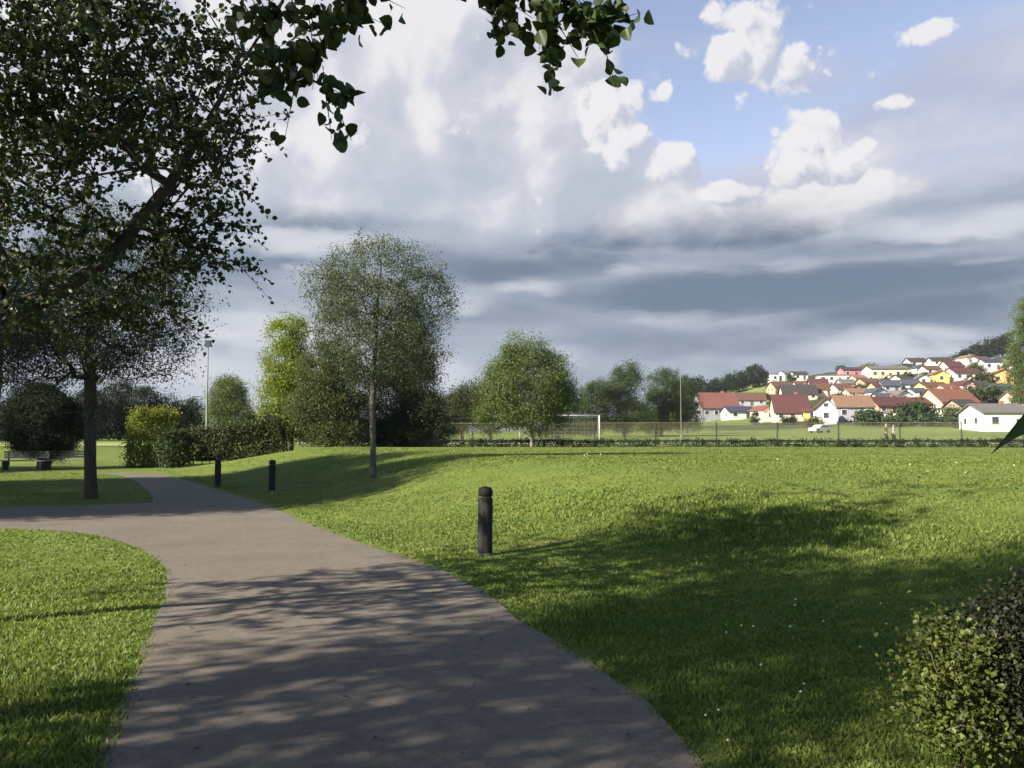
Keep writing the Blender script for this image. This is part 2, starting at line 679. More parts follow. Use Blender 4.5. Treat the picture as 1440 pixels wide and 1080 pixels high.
# main footpath: right edge from the photo, left edge about three metres over
R_edge = [tuple(PR[0])] + [(p.x, p.y) for p in pr] + [(-19.6, 43.6), (-27, 44.6), (-50, 44.0)]
lg = [gz(*p) for p in PATH_L]
L_main = [(p.x, p.y) for p in lg]
L_main = [tuple(np.array(L_main[0]) + (np.array(L_main[0]) - np.array(L_main[1])) * 12)] + L_main
L_main += [(-5.2, 13.2), (-6.9, 17.0)]
L_far = [gz(218, 703), gz(206, 690), gz(190, 676), gz(160, 667)]
L_main += [(p.x, p.y) for p in L_far] + [(-21, 40.6), (-28, 41.6), (-50, 41.0)]
NR = 160
REs = resample(R_edge, NR); LEs = resample(L_main, NR)
jit = RNG.normal(0, .02, (NR, 2))
sheet('footpath', LEs + jit, REs + jit[::-1], .016, 10)

# side path joining from the left, with a rounded near corner
top = [(-60, 21.2), (-40, 20.9), (-25, 20.6), (-16, 20.3), (-11, 20.5), (-9.2, 21.5), (-8.4, 22.6)]
bot = [(-60, 16.0), (-40, 15.9), (-25, 15.8), (-14, 15.8), (-9.1, 15.75), (-7.3, 15.1), (-5.7, 13.4), (-4.6, 11.7), (-3.6, 9.6)]
sheet('side_path', resample(top, 70), resample(bot, 70), .010, 10)
# gravel track across the fields beyond the fence
M_TRACK = rough_mat('pale_gravel', (.24, .22, .17), (.36, .33, .26), 3.0, .95, .3)
xs = np.linspace(-30, 120, 60)
tr_o = sheet('field_track', [(x, 77 + .5 * math.sin(x * .05)) for x in xs], [(x, 73.5 + .5 * math.sin(x * .05)) for x in xs], None, 6, M_TRACK)
for v in tr_o.data.vertices: v.co.z += .02

# sunlight on the far-left lawn, painted as a paler sheet on the land
xs = np.linspace(-90, -26, 30)
M_SUNLIT_LAWN = rough_mat('lawn_sunlight', (.17, .20, .06), (.25, .27, .09), 1.5, .95, .3)
yo = sheet('sunlit_lawn_strip', [(x, 78) for x in xs], [(x, 66) for x in xs], None, 6, M_SUNLIT_LAWN)
for v in yo.data.vertices: v.co.z += .03


def in_path(x, y, m=.03):
    """rough test: is a point on the tarmac?"""
    r = np.interp(y, REs[:, 1][:NR - 20], REs[:, 0][:NR - 20])
    l = np.interp(y, LEs[:, 1][:NR - 20], LEs[:, 0][:NR - 20])
    main = (x > l + m) & (x < r - m) & (y < 43)
    tb = resample(top, 60); bb = resample(bot, 60)
    yt = np.interp(x, tb[:, 0], tb[:, 1]); yb = np.interp(x, bb[:, 0], bb[:, 1])
    side = (x < -3.7) & (y > yb + m) & (y < yt - m) & (x < r)
    return main | side


# ------------------------------------------------------------------ grass blades and clover (uncountable)
def blades(name, n, rmin, rmax, hmin, hmax, mat, seed, keep=None, wide=.0008, spread=.66):
    g = np.random.default_rng(seed)
    # density falls off with distance, as the blades shrink from sight
    r = rmin * (rmax / rmin) ** g.random(n)
    a = (g.random(n) * 2 - 1) * spread
    x = r * np.tan(a); y = r.copy()
    rag = .02 + .16 * np.clip(wob(x * 4.1 + 3, y * 4.7) * .45 + .35, 0, 1) * g.random(n)
    ok = ~in_path(x, y, rag)
    if keep is not None: ok &= keep(x, y)
    x, y, r = x[ok], y[ok], r[ok]
    n = len(x)
    z = land(x, y) - .005
    patch = .55 + .9 * np.clip(wob(x * 3.1, y * 3.3) * .3 + .5, 0, 1)
    h = (hmin + (hmax - hmin) * g.random(n) ** 1.5) * patch * (1 - .45 * smooth(7, 24, r))
    sx = x - edge_x(y)
    tuss = np.clip(wob(x * 2.3 + 5, y * 2.9) * .7, 0, 1) * smooth(2.5, 5, sx) * (1 - smooth(22, 30, y))
    h = h * (1 + 1.0 * tuss)
    w = (.0035 + wide * r) * (.7 + .6 * g.random(n))
    th = g.random(n) * 2 * np.pi
    lean = (.25 + .7 * g.random(n)) * h
    la = g.random(n) * 2 * np.pi
    c, s = np.cos(th) * w, np.sin(th) * w
    lx, ly = np.cos(la) * lean, np.sin(la) * lean
    P0 = np.stack([x - c, y - s, z], 1); P1 = np.stack([x + c, y + s, z], 1)
    P2 = np.stack([x + c * .6 + lx * .4, y + s * .6 + ly * .4, z + h * .62], 1)
    P3 = np.stack([x - c * .6 + lx * .4, y - s * .6 + ly * .4, z + h * .62], 1)
    P4 = np.stack([x + lx, y + ly, z + h], 1)
    V = np.stack([P0, P1, P2, P3, P4], 1).reshape(-1, 3)
    b = np.arange(n)[:, None] * 5
    fl = np.concatenate([b + 0, b + 1, b + 2, b + 3, b + 3, b + 2, b + 4], 1).reshape(-1)
    lt = np.tile([4, 3], n)
    return props(mesh_obj(name, np_mesh(name, V, fl, lt), mat), kind='stuff')


def blade_mat():
    m, nt, out = new_mat('grass_blade')
    rnd = NV(nt, nt.n('ShaderNodeNewGeometry').outputs['Random Per Island'])
    p = worldpos(nt)
    a = nt.noise(p, .30, 4.0, .6); b = nt.noise(p, 1.7, 4.0, .6)
    f = nt.lr(rnd * .45 + a * .45 + b * .45, .42, .92)
    col = nt.mix(f, (.052, .086, .014), (.145, .198, .046))
    col = nt.mix(nt.ss(nt.noise(nt.vmath('ADD', p, (13, 5, 0)), .55, 5.0, .65), .56, .72) * .55, col, (.20, .20, .06))
    col = nt.mix(nt.ss(nt.noise(nt.vmath('ADD', p, (3, 25, 0)), .8, 4.0, .65), .58, .70) * .5, col, (.045, .098, .018))
    pb = nt.n('ShaderNodeBsdfPrincipled')
    mow = nt.math('SINE', nt.vmath('DOT_PRODUCT', p, (.55, 1.25, 0))) 
    col = nt.mix(nt.ss(mow, -.3, .3) * .16, col, (.19, .25, .06))
    nt.put(pb.inputs['Base Color'], col)
    pb.inputs['Roughness'].default_value = .6; pb.inputs['Specular IOR Level'].default_value = .22
    t = nt.n('ShaderNodeBsdfTranslucent'); nt.put(t.inputs['Color'], nt.vmath('MULTIPLY', col, (1.5, 1.5, .9)))
    mx = nt.n('ShaderNodeMixShader'); mx.inputs[0].default_value = .34
    nt.t.links.new(pb.outputs[0], mx.inputs[1]); nt.t.links.new(t.outputs[0], mx.inputs[2]); nt.t.links.new(mx.outputs[0], out.inputs['Surface'])
    return m


M_BLADE = blade_mat()
blades('grass', 520000, 2.6, 42.0, .018, .052, M_BLADE, 3)


def clover(n, seed):
    g = np.random.default_rng(seed)
    r = 3.0 * (34 / 3.0) ** g.random(n)
    a = (g.random(n) * 2 - 1) * .62
    x = r * np.tan(a); y = r
    ok = ~in_path(x, y) & (wob(x * 1.9 + 4, y * 1.7) > .75)
    x, y, r = x[ok], y[ok], r[ok]
    n = len(x); z = land(x, y) + .04 + .035 * g.random(n)
    s = .007 + .0005 * r
    dirs = np.array([(1, 0, 0), (0, 1, 0), (-1, 0, 0), (0, -1, 0), (0, 0, 1), (0, 0, -1)], float)
    V = (np.stack([x, y, z], 1)[:, None, :] + dirs[None] * s[:, None, None]).reshape(-1, 3)
    tri = np.array([(0, 1, 4), (1, 2, 4), (2, 3, 4), (3, 0, 4), (1, 0, 5), (2, 1, 5), (3, 2, 5), (0, 3, 5)]).reshape(-1)
    fl = (np.arange(n)[:, None] * 6 + tri[None]).reshape(-1)
    return props(mesh_obj('clover_flowers', np_mesh('clover', V, fl, np.full(n * 8, 3)), rough_mat('clover_white', (.5, .5, .42), (.75, .74, .66), 30)), kind='stuff')


clover(420, 11)


def litter(n, seed):
    """fallen leaves and twiglets on the tarmac and along its edges"""
    g = np.random.default_rng(seed)
    r = 3.2 * (20 / 3.2) ** g.random(n); a = (g.random(n) * 2 - 1) * .6
    x = r * np.tan(a); y = r
    ok = in_path(x, y)
    x, y = x[ok], y[ok]; n = len(x)
    e = np.abs(np.stack([x - np.interp(y, REs[:, 1][:NR - 20], REs[:, 0][:NR - 20]), x - np.interp(y, LEs[:, 1][:NR - 20], LEs[:, 0][:NR - 20])])).min(0)
    ok = g.random(n) < np.where(e < .35, 1.0, .28)
    x, y = x[ok], y[ok]; n = len(x)
    s = .007 + .016 * g.random(n) ** 2; th = g.random(n) * 6.28
    z = .020 + .006 * g.random(n)
    c = np.cos(th) * s; q = np.sin(th) * s
    V = np.stack([np.stack([x - c, y - q, z], 1), np.stack([x + q * .5, y - c * .5, z + .008], 1), np.stack([x + c, y + q, z + .002], 1), np.stack([x - q * .5, y + c * .5, z + .01], 1)], 1).reshape(-1, 3)
    return props(mesh_obj('leaf_litter', np_mesh('leaf_litter', V, np.arange(n * 4), np.full(n, 4)), leaf_mat('dead_leaf', (.045, .030, .016), (.16, .11, .045), .1, .8, .2)), kind='stuff')


litter(1500, 17)
# ------------------------------------------------------------------ trees
def frame(d):
    d = d / (np.linalg.norm(d) + 1e-9)
    u = np.cross(d, [0.0, 0.0, 1.0])
    if np.linalg.norm(u) < .05: u = np.array([1.0, 0, 0])
    u /= np.linalg.norm(u)
    return u, np.cross(u, d)


def tube_chain(V, Fl, Lt, pts, rad, n):
    base = len(V)
    pts = np.asarray(pts)
    for i in range(len(pts)):
        a = pts[max(0, i - 1)]; b = pts[min(len(pts) - 1, i + 1)]
        u, v = frame(b - a)
        for k in range(n):
            t = 2 * math.pi * k / n
            V.append(pts[i] + (u * math.cos(t) + v * math.sin(t)) * rad[i])
    for i in range(len(pts) - 1):
        for k in range(n):
            j = (k + 1) % n
            Fl.extend((base + i * n + k, base + i * n + j, base + (i + 1) * n + j, base + (i + 1) * n + k)); Lt.append(4)
    Fl.extend(range(base + (len(pts) - 1) * n, base + len(pts) * n)); Lt.append(n)


def skeleton(trunk, targets, g, step=.5, sag=.0, up=.35):
    """grow limbs from a trunk polyline to every target; returns nodes, parents, radii"""
    P = [np.array(p, float) for p in trunk]
    par = [-1] + list(range(len(trunk) - 1))
    tips = []
    tr = np.array(trunk)
    dist = np.min(np.linalg.norm(targets[:, None] - tr[None], axis=2), axis=1)
    for k in np.argsort(dist):
        T = targets[k]
        A = np.array(P)
        d = T - A
        L = np.linalg.norm(d, axis=1)
        cost = L + up * np.maximum(0, np.hypot(d[:, 0], d[:, 1]) * .35 - d[:, 2])
        cost[0] += 50
        i = int(np.argmin(cost))
        n = max(1, int(math.ceil(L[i] / step)))
        cur = i
        bend = g.normal(0, .10 * L[i], 3)
        for q in range(1, n + 1):
            t = q / n
            p = P[i] * (1 - t) + T * t + bend * math.sin(t * math.pi) * .6
            p[2] += .10 * L[i] * math.sin(t * math.pi) - sag * t * t
            P.append(p); par.append(cur); cur = len(P) - 1
        tips.append(cur)
    return np.array(P), np.array(par), tips


def limb_radii(P, par, trunk_n, r_base, r_tip, power=1.9):
    n = len(P)
    kids = [[] for _ in range(n)]
    for i in range(1, n):
        kids[par[i]].append(i)
    w = np.zeros(n)
    for i in range(n - 1, -1, -1):
        w[i] = max(1.0, sum(w[k] for k in kids[i]))
    r = w ** (1 / power)
    f = (r - 1) / max(r[0] - 1, 1e-6)
    return r_tip + (r_base - r_tip) * f, kids, w


def leaves(V, Fl, Lt, C, g, size, droop=.3, flat=.0, round_=True, up=.4):
    """one folded leaf per centre"""
    n = len(C)
    d = g.normal(0, 1, (n, 3)); d[:, 2] = d[:, 2] * (1 - flat) - droop
    d /= np.linalg.norm(d, axis=1)[:, None] + 1e-9
    r = g.normal(0, 1, (n, 3)); r[:, 2] += up * 2
    s = np.cross(d, r); s /= np.linalg.norm(s, axis=1)[:, None] + 1e-9
    nn = np.cross(s, d)
    L = (size * (.7 + .6 * g.random(n)))[:, None]
    b = C - d * L * .5
    fold = .16
    if round_ == 2:
        prof = [(.10, .20), (.30, .38), (.55, .41), (.80, .27)]
        curl = (.10 + .16 * g.random(n))[:, None]
        pt = lambda u, sg, w: b + d * L * u + s * (L * w * sg) + nn * (L * (fold * w * 1.1 - curl * (2 * u - 1) ** 2))
        pts = [pt(0, 1, 0)] + [pt(u, 1, w) for u, w in prof] + [pt(1, 1, 0)] + [pt(u, -1, w) for u, w in prof[::-1]]
        V.append(np.stack(pts, 1).reshape(-1, 3))
        o = np.arange(n)[:, None] * 10
        Fl.append(np.concatenate([o, o + 1, o + 2, o + 3, o + 4, o + 5, o, o + 5, o + 6, o + 7, o + 8, o + 9], 1).reshape(-1))
        Lt.append(np.full(n * 2, 6)); return n * 10
    if round_:
        pts = [b, b + d * L * .24 + s * L * .38 + nn * L * fold, b + d * L * .76 + s * L * .36 + nn * L * fold, b + d * L,
               b + d * L * .76 - s * L * .36 + nn * L * fold, b + d * L * .24 - s * L * .38 + nn * L * fold]
        V.append(np.stack(pts, 1).reshape(-1, 3))
        o = np.arange(n)[:, None] * 6
        Fl.append(np.concatenate([o, o + 1, o + 2, o + 3, o, o + 3, o + 4, o + 5], 1).reshape(-1))
        Lt.append(np.full(n * 2, 4)); return n * 6
    pts = [b, b + d * L * .45 + s * L * .32 + nn * L * fold, b + d * L, b + d * L * .45 - s * L * .32 + nn * L * fold]
    V.append(np.stack(pts, 1).reshape(-1, 3))
    o = np.arange(n)[:, None] * 4
    Fl.append(np.concatenate([o, o + 1, o + 2, o + 3], 1).reshape(-1))
    Lt.append(np.full(n, 4)); return n * 4


def join_np(name, V, Fl, Lt):
    off = 0; F2 = []
    for v, f in zip(V, Fl):
        F2.append(f + off); off += len(v)
    return np_mesh(name, np.concatenate(V), np.concatenate(F2), np.concatenate(Lt))


def blob_points(blobs, n, g, shell=.55):
    """points through the volume of a set of ellipsoids, more of them towards the skin"""
    w = np.array([b[3] * b[4] * b[5] * (b[6] if len(b) > 6 else 1) for b in blobs]) ** .8
    w /= w.sum()
    k = g.choice(len(blobs), n, p=w)
    d = g.normal(0, 1, (n, 3)); d /= np.linalg.norm(d, axis=1)[:, None]
    u = g.random(n)
    r = np.where(g.random(n) < shell, .72 + .28 * u, u ** (1 / 3.))
    B = np.array([b[:6] for b in blobs])[k]
    return B[:, :3] + d * r[:, None] * B[:, 3:6]


M_BARK = rough_mat('bark', (.045, .041, .034), (.125, .115, .098), 14, .95, .6, stretch=(1, 1, .3))
M_BARK_DARK = rough_mat('dark_bark', (.028, .023, .019), (.075, .062, .05), 14, .95, .6, stretch=(1, 1, .3))
M_BARK_PALE = rough_mat('pale_bark', (.10, .095, .08), (.24, .225, .19), 14, .95, .6, stretch=(1, 1, .3))


def tree(name, label, base, trunk, blobs, r_base, leaf, n_clump, per_clump, clump_r, lmat, bmat=None, group=None, cat='tree', seed=1,
         twigs=0, round_=False, droop=.3, step=.5, r_tip=.006, limbs=True, shell=.55, up=.4, extra_targets=None, sides=7, squash=.8, tw_len=.5):
    """thing > trunk, branches, crown. trunk and blobs in metres from the base"""
    g = np.random.default_rng(seed)
    bmat = bmat or M_BARK
    t = thing(name, label, cat, base, 0, group)
    T = blob_points(blobs, n_clump, g, shell)
    T[:, 2] = np.maximum(T[:, 2], .25)
    if extra_targets is not None: T = np.vstack([T, extra_targets])
    tr = []
    trunk = np.array(trunk, float)
    for a, b in zip(trunk[:-1], trunk[1:]):
        m = max(2, int(np.linalg.norm(b - a) / .45))
        for i in range(m): tr.append(a + (b - a) * i / m)
    tr.append(trunk[-1])
    tr = np.array(tr)
    tr[1:, :2] += np.cumsum(g.normal(0, .012, (len(tr) - 1, 2)), 0)
    P, par, tips = skeleton(tr, T, g, step)
    R, kids, w = limb_radii(P, par, len(tr), r_base, r_tip)
    nt_ = len(tr)
    # trunk
    V = []; Fl = []; Lt = []
    rt = np.maximum(R[:nt_], r_base * np.linspace(1, .16, nt_) ** 1.15)
    rt[0] *= 1.25
    if nt_ > 2: rt[1] *= 1.06
    tp = tr.copy(); tp = np.vstack([tp[0] - [0, 0, .25], tp]); rt = np.concatenate([[rt[0] * 1.1], rt])
    tube_chain(V, Fl, Lt, tp, rt, 10 if r_base > .06 else 7)
    mesh_obj('trunk', np_mesh('trunk', V, Fl, Lt), bmat, t, True)
    # limbs: follow the stoutest child so that a limb is one smooth tube
    V = []; Fl = []; Lt = []
    if limbs:
        starts = [k for i in range(nt_) for k in kids[i] if k >= nt_]
        while starts:
            k = starts.pop()
            ch = [par[k], k]
            rr = [min(R[k] * 1.15, R[par[k]]), R[k]]
            cur = k
            while kids[cur]:
                ks = sorted(kids[cur], key=lambda q: -w[q])
                starts += ks[1:]
                cur = ks[0]; ch.append(cur); rr.append(R[cur])
            tube_chain(V, Fl, Lt, P[ch], rr, sides if rr[0] > .03 else 4)
        if V and not twigs: mesh_obj('branches', np_mesh('branches', V, Fl, Lt), bmat, t, True)
    # leaves
    LV = []; LF = []; LL = []
    C = []
    tipP = P[tips]
    if twigs:
        for p, ti in zip(tipP, tips):
            d0 = P[ti] - P[par[ti]]; d0 /= np.linalg.norm(d0) + 1e-9
            for _ in range(twigs):
                d = d0 * .8 + g.normal(0, .6, 3); d[2] *= squash; d /= np.linalg.norm(d) + 1e-9
                Lw = tw_len * (.5 + .8 * g.random())
                m = per_clump
                ts = (np.arange(m) + .6) / m
                q = p + d * (ts * Lw)[:, None]
                q[:, 2] -= droop * .35 * Lw * ts ** 2
                if limbs: tube_chain(V, Fl, Lt, np.vstack([p, q[m // 2], q[-1]]), [.004, .003, .0015], 3)
                q = q + g.normal(0, leaf * .38, (m, 3))
                C.append(q)
        if limbs: mesh_obj('branches', np_mesh('branches', V, Fl, Lt), bmat, t, True)
        C = np.concatenate(C)
    else:
        n = per_clump
        sc = clump_r * (.6 + .8 * g.random(len(tipP)))
        C = (tipP[:, None] + g.normal(0, 1, (len(tipP), n, 3)) * sc[:, None, None] * np.array([1, 1, squash])).reshape(-1, 3)
    C = C[C[:, 2] > .08]
    leaves(LV, LF, LL, C, g, leaf, droop, .0, round_, up)
    mesh_obj('crown', join_np('crown', LV, LF, LL), lmat, t)
    return t


# leaf colours
M_LEAF_NEAR = leaf_mat('leaf_alder', (.016, .031, .011), (.044, .074, .021), .24, .5, .35)
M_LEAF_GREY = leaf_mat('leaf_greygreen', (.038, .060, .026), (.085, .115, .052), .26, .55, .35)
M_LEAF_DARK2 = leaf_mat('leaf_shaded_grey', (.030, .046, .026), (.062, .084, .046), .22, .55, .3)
M_LEAF_LIME = leaf_mat('leaf_limegreen', (.085, .130, .018), (.180, .240, .032), .38, .55, .3)
M_LEAF_OLIVE = leaf_mat('leaf_olive', (.038, .056, .018), (.092, .110, .034), .3, .6, .25)
M_LEAF_MID = leaf_mat('leaf_midgreen', (.042, .072, .019), (.105, .150, .037), .3, .55, .3)
M_LEAF_DARK = leaf_mat('leaf_darkgreen', (.016, .031, .012), (.040, .064, .021), .2, .65, .15)
M_LEAF_PINE = leaf_mat('leaf_bluedark', (.011, .022, .013), (.027, .042, .023), .12, .75, .06)
M_LEAF_BROWN = leaf_mat('leaf_brownish', (.026, .036, .014), (.066, .074, .028), .22, .65, .2)
M_LEAF_PURPLE = leaf_mat('leaf_browndark', (.010, .013, .007), (.028, .032, .013), .15, .55, .25)
M_LEAF_FIELD = leaf_mat('leaf_field', (.026, .046, .018), (.062, .092, .032), .22, .6, .2)
M_LEAF_SUNTINT = leaf_mat('leaf_suntint', (.024, .042, .010), (.130, .155, .030), .35, .5, .3)  # sunlight on the bush's left part, put into the leaf colour
M_LEAF_HILL = leaf_mat('leaf_hill', (.022, .040, .022), (.060, .085, .040), .15, .7, .15)


def loc(base, px, py, Y):
    """pixel at a depth, as a vector from a base point"""
    p = at(px, py, Y)
    return (p.x - base.x, p.y - base.y, p.z - base.z)


def pblob(base, px, py, Y, rx, ry_px, depth, w=1.0):
    """ellipsoid crown lobe: centre pixel, half width and half height in pixels, half depth in metres"""
    c = loc(base, px, py, Y)
    k = Y / F
    return (c[0], c[1], c[2], rx * k, depth, ry_px * k, w)
# ------------------------------------------------------------------ the near tree on the left, its trunk just out of frame
b = on_land(-6.6, 6.6)
near_blobs = []
for px, py, rx, ry, Y, dep, w in [
    (60, 60, 190, 130, 8.0, 1.3, 1.0), (200, 110, 150, 130, 8.2, 1.2, 1.2), (285, 120, 70, 110, 8.2, .8, 1.0), (120, 250, 180, 110, 7.8, 1.2, 1.2),
    (270, 240, 80, 90, 8.2, .9, 1.1), (230, 330, 90, 60, 8.2, .9, 1.0), (60, 380, 130, 80, 8.0, 1.0, .9), (300, 40, 70, 70, 8.0, .8, .8),
    (-150, 200, 220, 260, 7.5, 1.8, .8), (345, 20, 60, 60, 7.6, .7, .7), (170, 400, 110, 60, 7.6, .9, .9), (40, 450, 90, 50, 7.2, .9, .7), (290, 330, 40, 60, 8.2, .7, .7), (120, 130, 190, 150, 7.2, .8, 1.0), (330, 180, 26, 90, 8.2, .5, .5)]:
    near_blobs.append(pblob(b, px, py, Y, rx, ry, dep, w))
near_blobs += [(0, 0, 6.7, 1.2, 1.1, .9, .9), (-1.9, .6, 5.9, 1.2, 1.0, 1.0, .8), (2.0, .9, 6.3, 1.1, .9, .8, .9), (.6, -1.5, 5.3, 1.0, .9, .9, .8), (-.5, 1.7, 7.3, .9, .8, .8, .8), (2.9, .2, 5.1, .9, .8, .7, .7), (-2.6, -.8, 4.3, 1.1, 1.0, .9, .6), (1.2, 2.0, 8.0, .8, .7, .6, .8), (0, 0, 3.5, 1.3, 1.5, .8, .9), (-.6, -1.4, 3.8, 1.0, 1.0, .8, .7), (-.3, -.6, 8.6, .8, .6, .7, .7), (.9, .6, 9.2, .6, .6, .6, .6)]  # closing lobes are out of view, added for their shade on path and bank
trunkA = [(0, 0, 0), (.1, .05, 1.0), (.3, .2, 1.8)]
trunkA += [loc(b, -60, 520, 7.3), loc(b, 20, 452, 7.5), loc(b, 150, 372, 7.8), loc(b, 240, 260, 8.0), loc(b, 330, 115, 8.0), loc(b, 420, -20, 7.8)]
tree('overhanging_tree', 'big dark leafy tree leaning in from the left, its slanting limb crossing the sky', b, trunkA, near_blobs, .078, .050,
     780, 11, .3, M_LEAF_NEAR, M_BARK_DARK, seed=21, twigs=5, round_=2, step=.45, r_tip=.006, droop=.35, tw_len=.42)

# second near tree: stands behind the camera on the left and reaches over the path with long sprays
b = on_land(-3.6, -1.6)
sp = []
for px, py, Y in [(430, 20, 4.6), (455, 60, 4.6), (470, 110, 4.55), (478, 165, 4.6), (425, 130, 4.7), (410, 70, 4.8), (510, 60, 4.5), (500, 20, 4.6), (440, 150, 4.6), (395, 30, 4.9),
                  (660, 5, 4.6), (700, 10, 4.6), (735, 30, 4.6), (750, 40, 4.55), (800, 25, 4.6), (815, 50, 4.5), (825, 80, 4.5), (850, 65, 4.5), (870, 70, 4.5), (830, 10, 4.6), (890, 80, 4.45), (790, -10, 4.7), (720, -20, 4.7), (840, 40, 4.5)]:
    sp.append(loc(b, px - (22 if px < 600 else 50), py - (45 if px < 600 else 42), Y))
tg = np.array(sp)
blobsC = [(.3, .2, 6.0, 2.0, 2.0, 1.5, .8), (1.8, 2.6, 5.6, 1.9, 1.9, .9, .8), (-1.2, -.5, 5.2, 1.6, 1.6, 1.4, .6), (3.1, 3.8, 5.2, 1.5, 1.4, .6, .6), (1.3, 1.1, 3.95, .9, .9, .5, .9)]  # last lobe is unseen, added to shade the sapling's hanging leaf
tree('overhanging_tree', 'tree whose thin leafy sprays hang into the top middle of the sky', b,
     [(0, 0, 0), (.05, .1, 1.5), (.3, .5, 3.0), (.8, 1.4, 4.3), (1.4, 2.6, 4.9), (2.2, 4.2, 5.0)], blobsC, .075, .078, 270, 10, .3, M_LEAF_NEAR, M_BARK_DARK, seed=5,
     twigs=4, round_=2, droop=.5, extra_targets=tg, tw_len=.30)

# trees out to the left whose shade falls over the path and verge
def plain_tree(name, label, x, y, h, cw, clear, r, leaf, n, per, lmat, seed, group=None, bmat=None, lean=0, cr=.35, twigs=0, top=.5, round_=False, limbs=True):
    base = on_land(x, y)
    ch = h - clear
    g = np.random.default_rng(seed + 100)
    ck = .32 if y < 10 else .5
    bl = [(lean, 0, clear + ch * .42, cw * ck, cw * ck, ch * .34, .8), (lean * .8, 0, clear + ch * .74, cw * ck * top * 1.3, cw * ck * top * 1.3, ch * .24, .7)]
    for k in range(7):
        a = g.random() * 6.28; rr = cw * .5 * (.55 + .35 * g.random()); zz = clear + ch * (.12 + .72 * g.random())
        f = 1 - .55 * max(0, (zz - clear) / ch - .45) / .55
        s = cw * (.13 + .10 * g.random())
        bl.append((lean + math.cos(a) * rr * f, math.sin(a) * rr * f, zz, s, s, s * .9, .8))
    return tree(name, label, base, [(0, 0, 0), (0, 0, clear), (lean * .6, 0, clear + ch * .5), (lean, 0, clear + ch * .86)], bl, r, leaf, n, per, cr, lmat, bmat, group, seed=seed,
                twigs=twigs, round_=round_, limbs=limbs, r_tip=.008)


SHADE = 'tall trees along the left of the path'
for (x, y, h, cw, cl, n, sd, lb) in [
    (-9.4, .1, 11.0, 4.8, 2.2, 175, 31, 'shade tree left of the camera, out of frame, dappling the nearest path'),
    (-8.2, -6.0, 10.5, 5.2, 2.2, 165, 32, 'shade tree out of frame behind the left of the camera'),
    (-9.9, 1.2, 11.0, 3.4, 5.2, 60, 38, 'thin high-crowned shade tree out of frame beside the near path'),  # unseen, added to narrow the sunlit stripe on the right lawn
    (-24.0, 16.5, 15.0, 7.5, 2.5, 300, 33, 'tall shade tree out of frame beside the side path'),
    (-22.0, 22.5, 14.0, 6.5, 2.5, 260, 34, 'shade tree standing in the grass wedge left of the frame'),
    (-19.2, 15.2, 12.0, 6.0, 2.6, 260, 36, 'shade tree out of frame where the side path leaves the picture'),
    (-25.0, 25.5, 13.0, 6.5, 2.5, 280, 37, 'shade tree out of frame behind the grass wedge'),
    (-38.0, 35.0, 12.0, 8.0, 2.0, 300, 35, 'broad shade tree out of frame left of the black round tree')]:
    plain_tree('shade_tree', lb, x, y, h, cw, cl, .16, .12 if y < 10 else .2, n, 105 if y < 10 else 100, M_LEAF_MID, sd, SHADE, cr=.36 if y < 10 else .6)

# ------------------------------------------------------------------ the slender trees that stand in the picture
# left trunk at pixel 128, base at 700
b = gz(128, 701, 0); b.z = float(land(b.x, b.y))
Y = b.y
bl = [pblob(b, *v) for v in [(120, 455, Y, 130, 75, 2.0, 1.0), (60, 420, Y, 110, 80, 2.0, .9), (190, 470, Y, 85, 70, 1.6, .9), (225, 430, Y, 60, 60, 1.3, .8),
                             (150, 380, Y, 110, 60, 1.8, .8), (90, 500, Y, 110, 40, 1.6, .7), (225, 505, Y, 45, 35, 1.0, .6), (40, 500, Y, 70, 50, 1.3, .7), (120, 330, Y, 70, 50, 1.2, .6)]]
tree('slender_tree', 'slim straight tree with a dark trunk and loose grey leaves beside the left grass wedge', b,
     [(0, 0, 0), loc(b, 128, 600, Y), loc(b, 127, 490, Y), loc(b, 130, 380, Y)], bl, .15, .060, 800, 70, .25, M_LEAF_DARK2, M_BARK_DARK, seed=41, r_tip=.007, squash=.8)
# trunk seen at the very left edge
b = on_land(-17.6, 30.2)
Y = b.y
bl = [pblob(b, *v) for v in [(10, 480, Y, 70, 60, 1.8, 1.0), (-30, 420, Y, 90, 70, 2.0, 1.0), (50, 440, Y, 60, 50, 1.3, .8)]]
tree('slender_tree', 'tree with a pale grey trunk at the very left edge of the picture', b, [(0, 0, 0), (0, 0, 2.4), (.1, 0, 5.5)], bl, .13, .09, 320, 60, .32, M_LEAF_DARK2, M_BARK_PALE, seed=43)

# the tree on the lawn with the pale trunk
b = ground_hit(525, 671, 10)
Y = b.y
bl = [pblob(b, *v) for v in [(528, 465, Y, 90, 78, 2.0, 1.3), (535, 395, Y, 84, 58, 1.7, 1.1), (530, 350, Y, 30, 28, .7, .5), (460, 410, Y, 40, 45, 1.1, .7), (455, 385, Y, 22, 24, .6, .3),
                             (602, 425, Y, 38, 50, 1.1, .8), (608, 400, Y, 20, 25, .6, .3), (590, 500, Y, 38, 45, 1.1, .7), (475, 470, Y, 42, 40, 1.1, .6), (500, 520, Y, 45, 26, 1.0, .35), (560, 530, Y, 38, 24, .9, .3), (575, 370, Y, 26, 28, .7, .4)]]
g = np.random.default_rng(9)
xt = []
for px, py in [(440, 415), (432, 380), (442, 372), (500, 338), (503, 325), (552, 336), (590, 362), (612, 385), (625, 405), (630, 425), (622, 455), (615, 490), (628, 500), (612, 540), (470, 345), (575, 345), (618, 370), (450, 440), (600, 570)]:
    xt.append(loc(b, px + 3, py + 4, Y + g.normal(0, .6)))
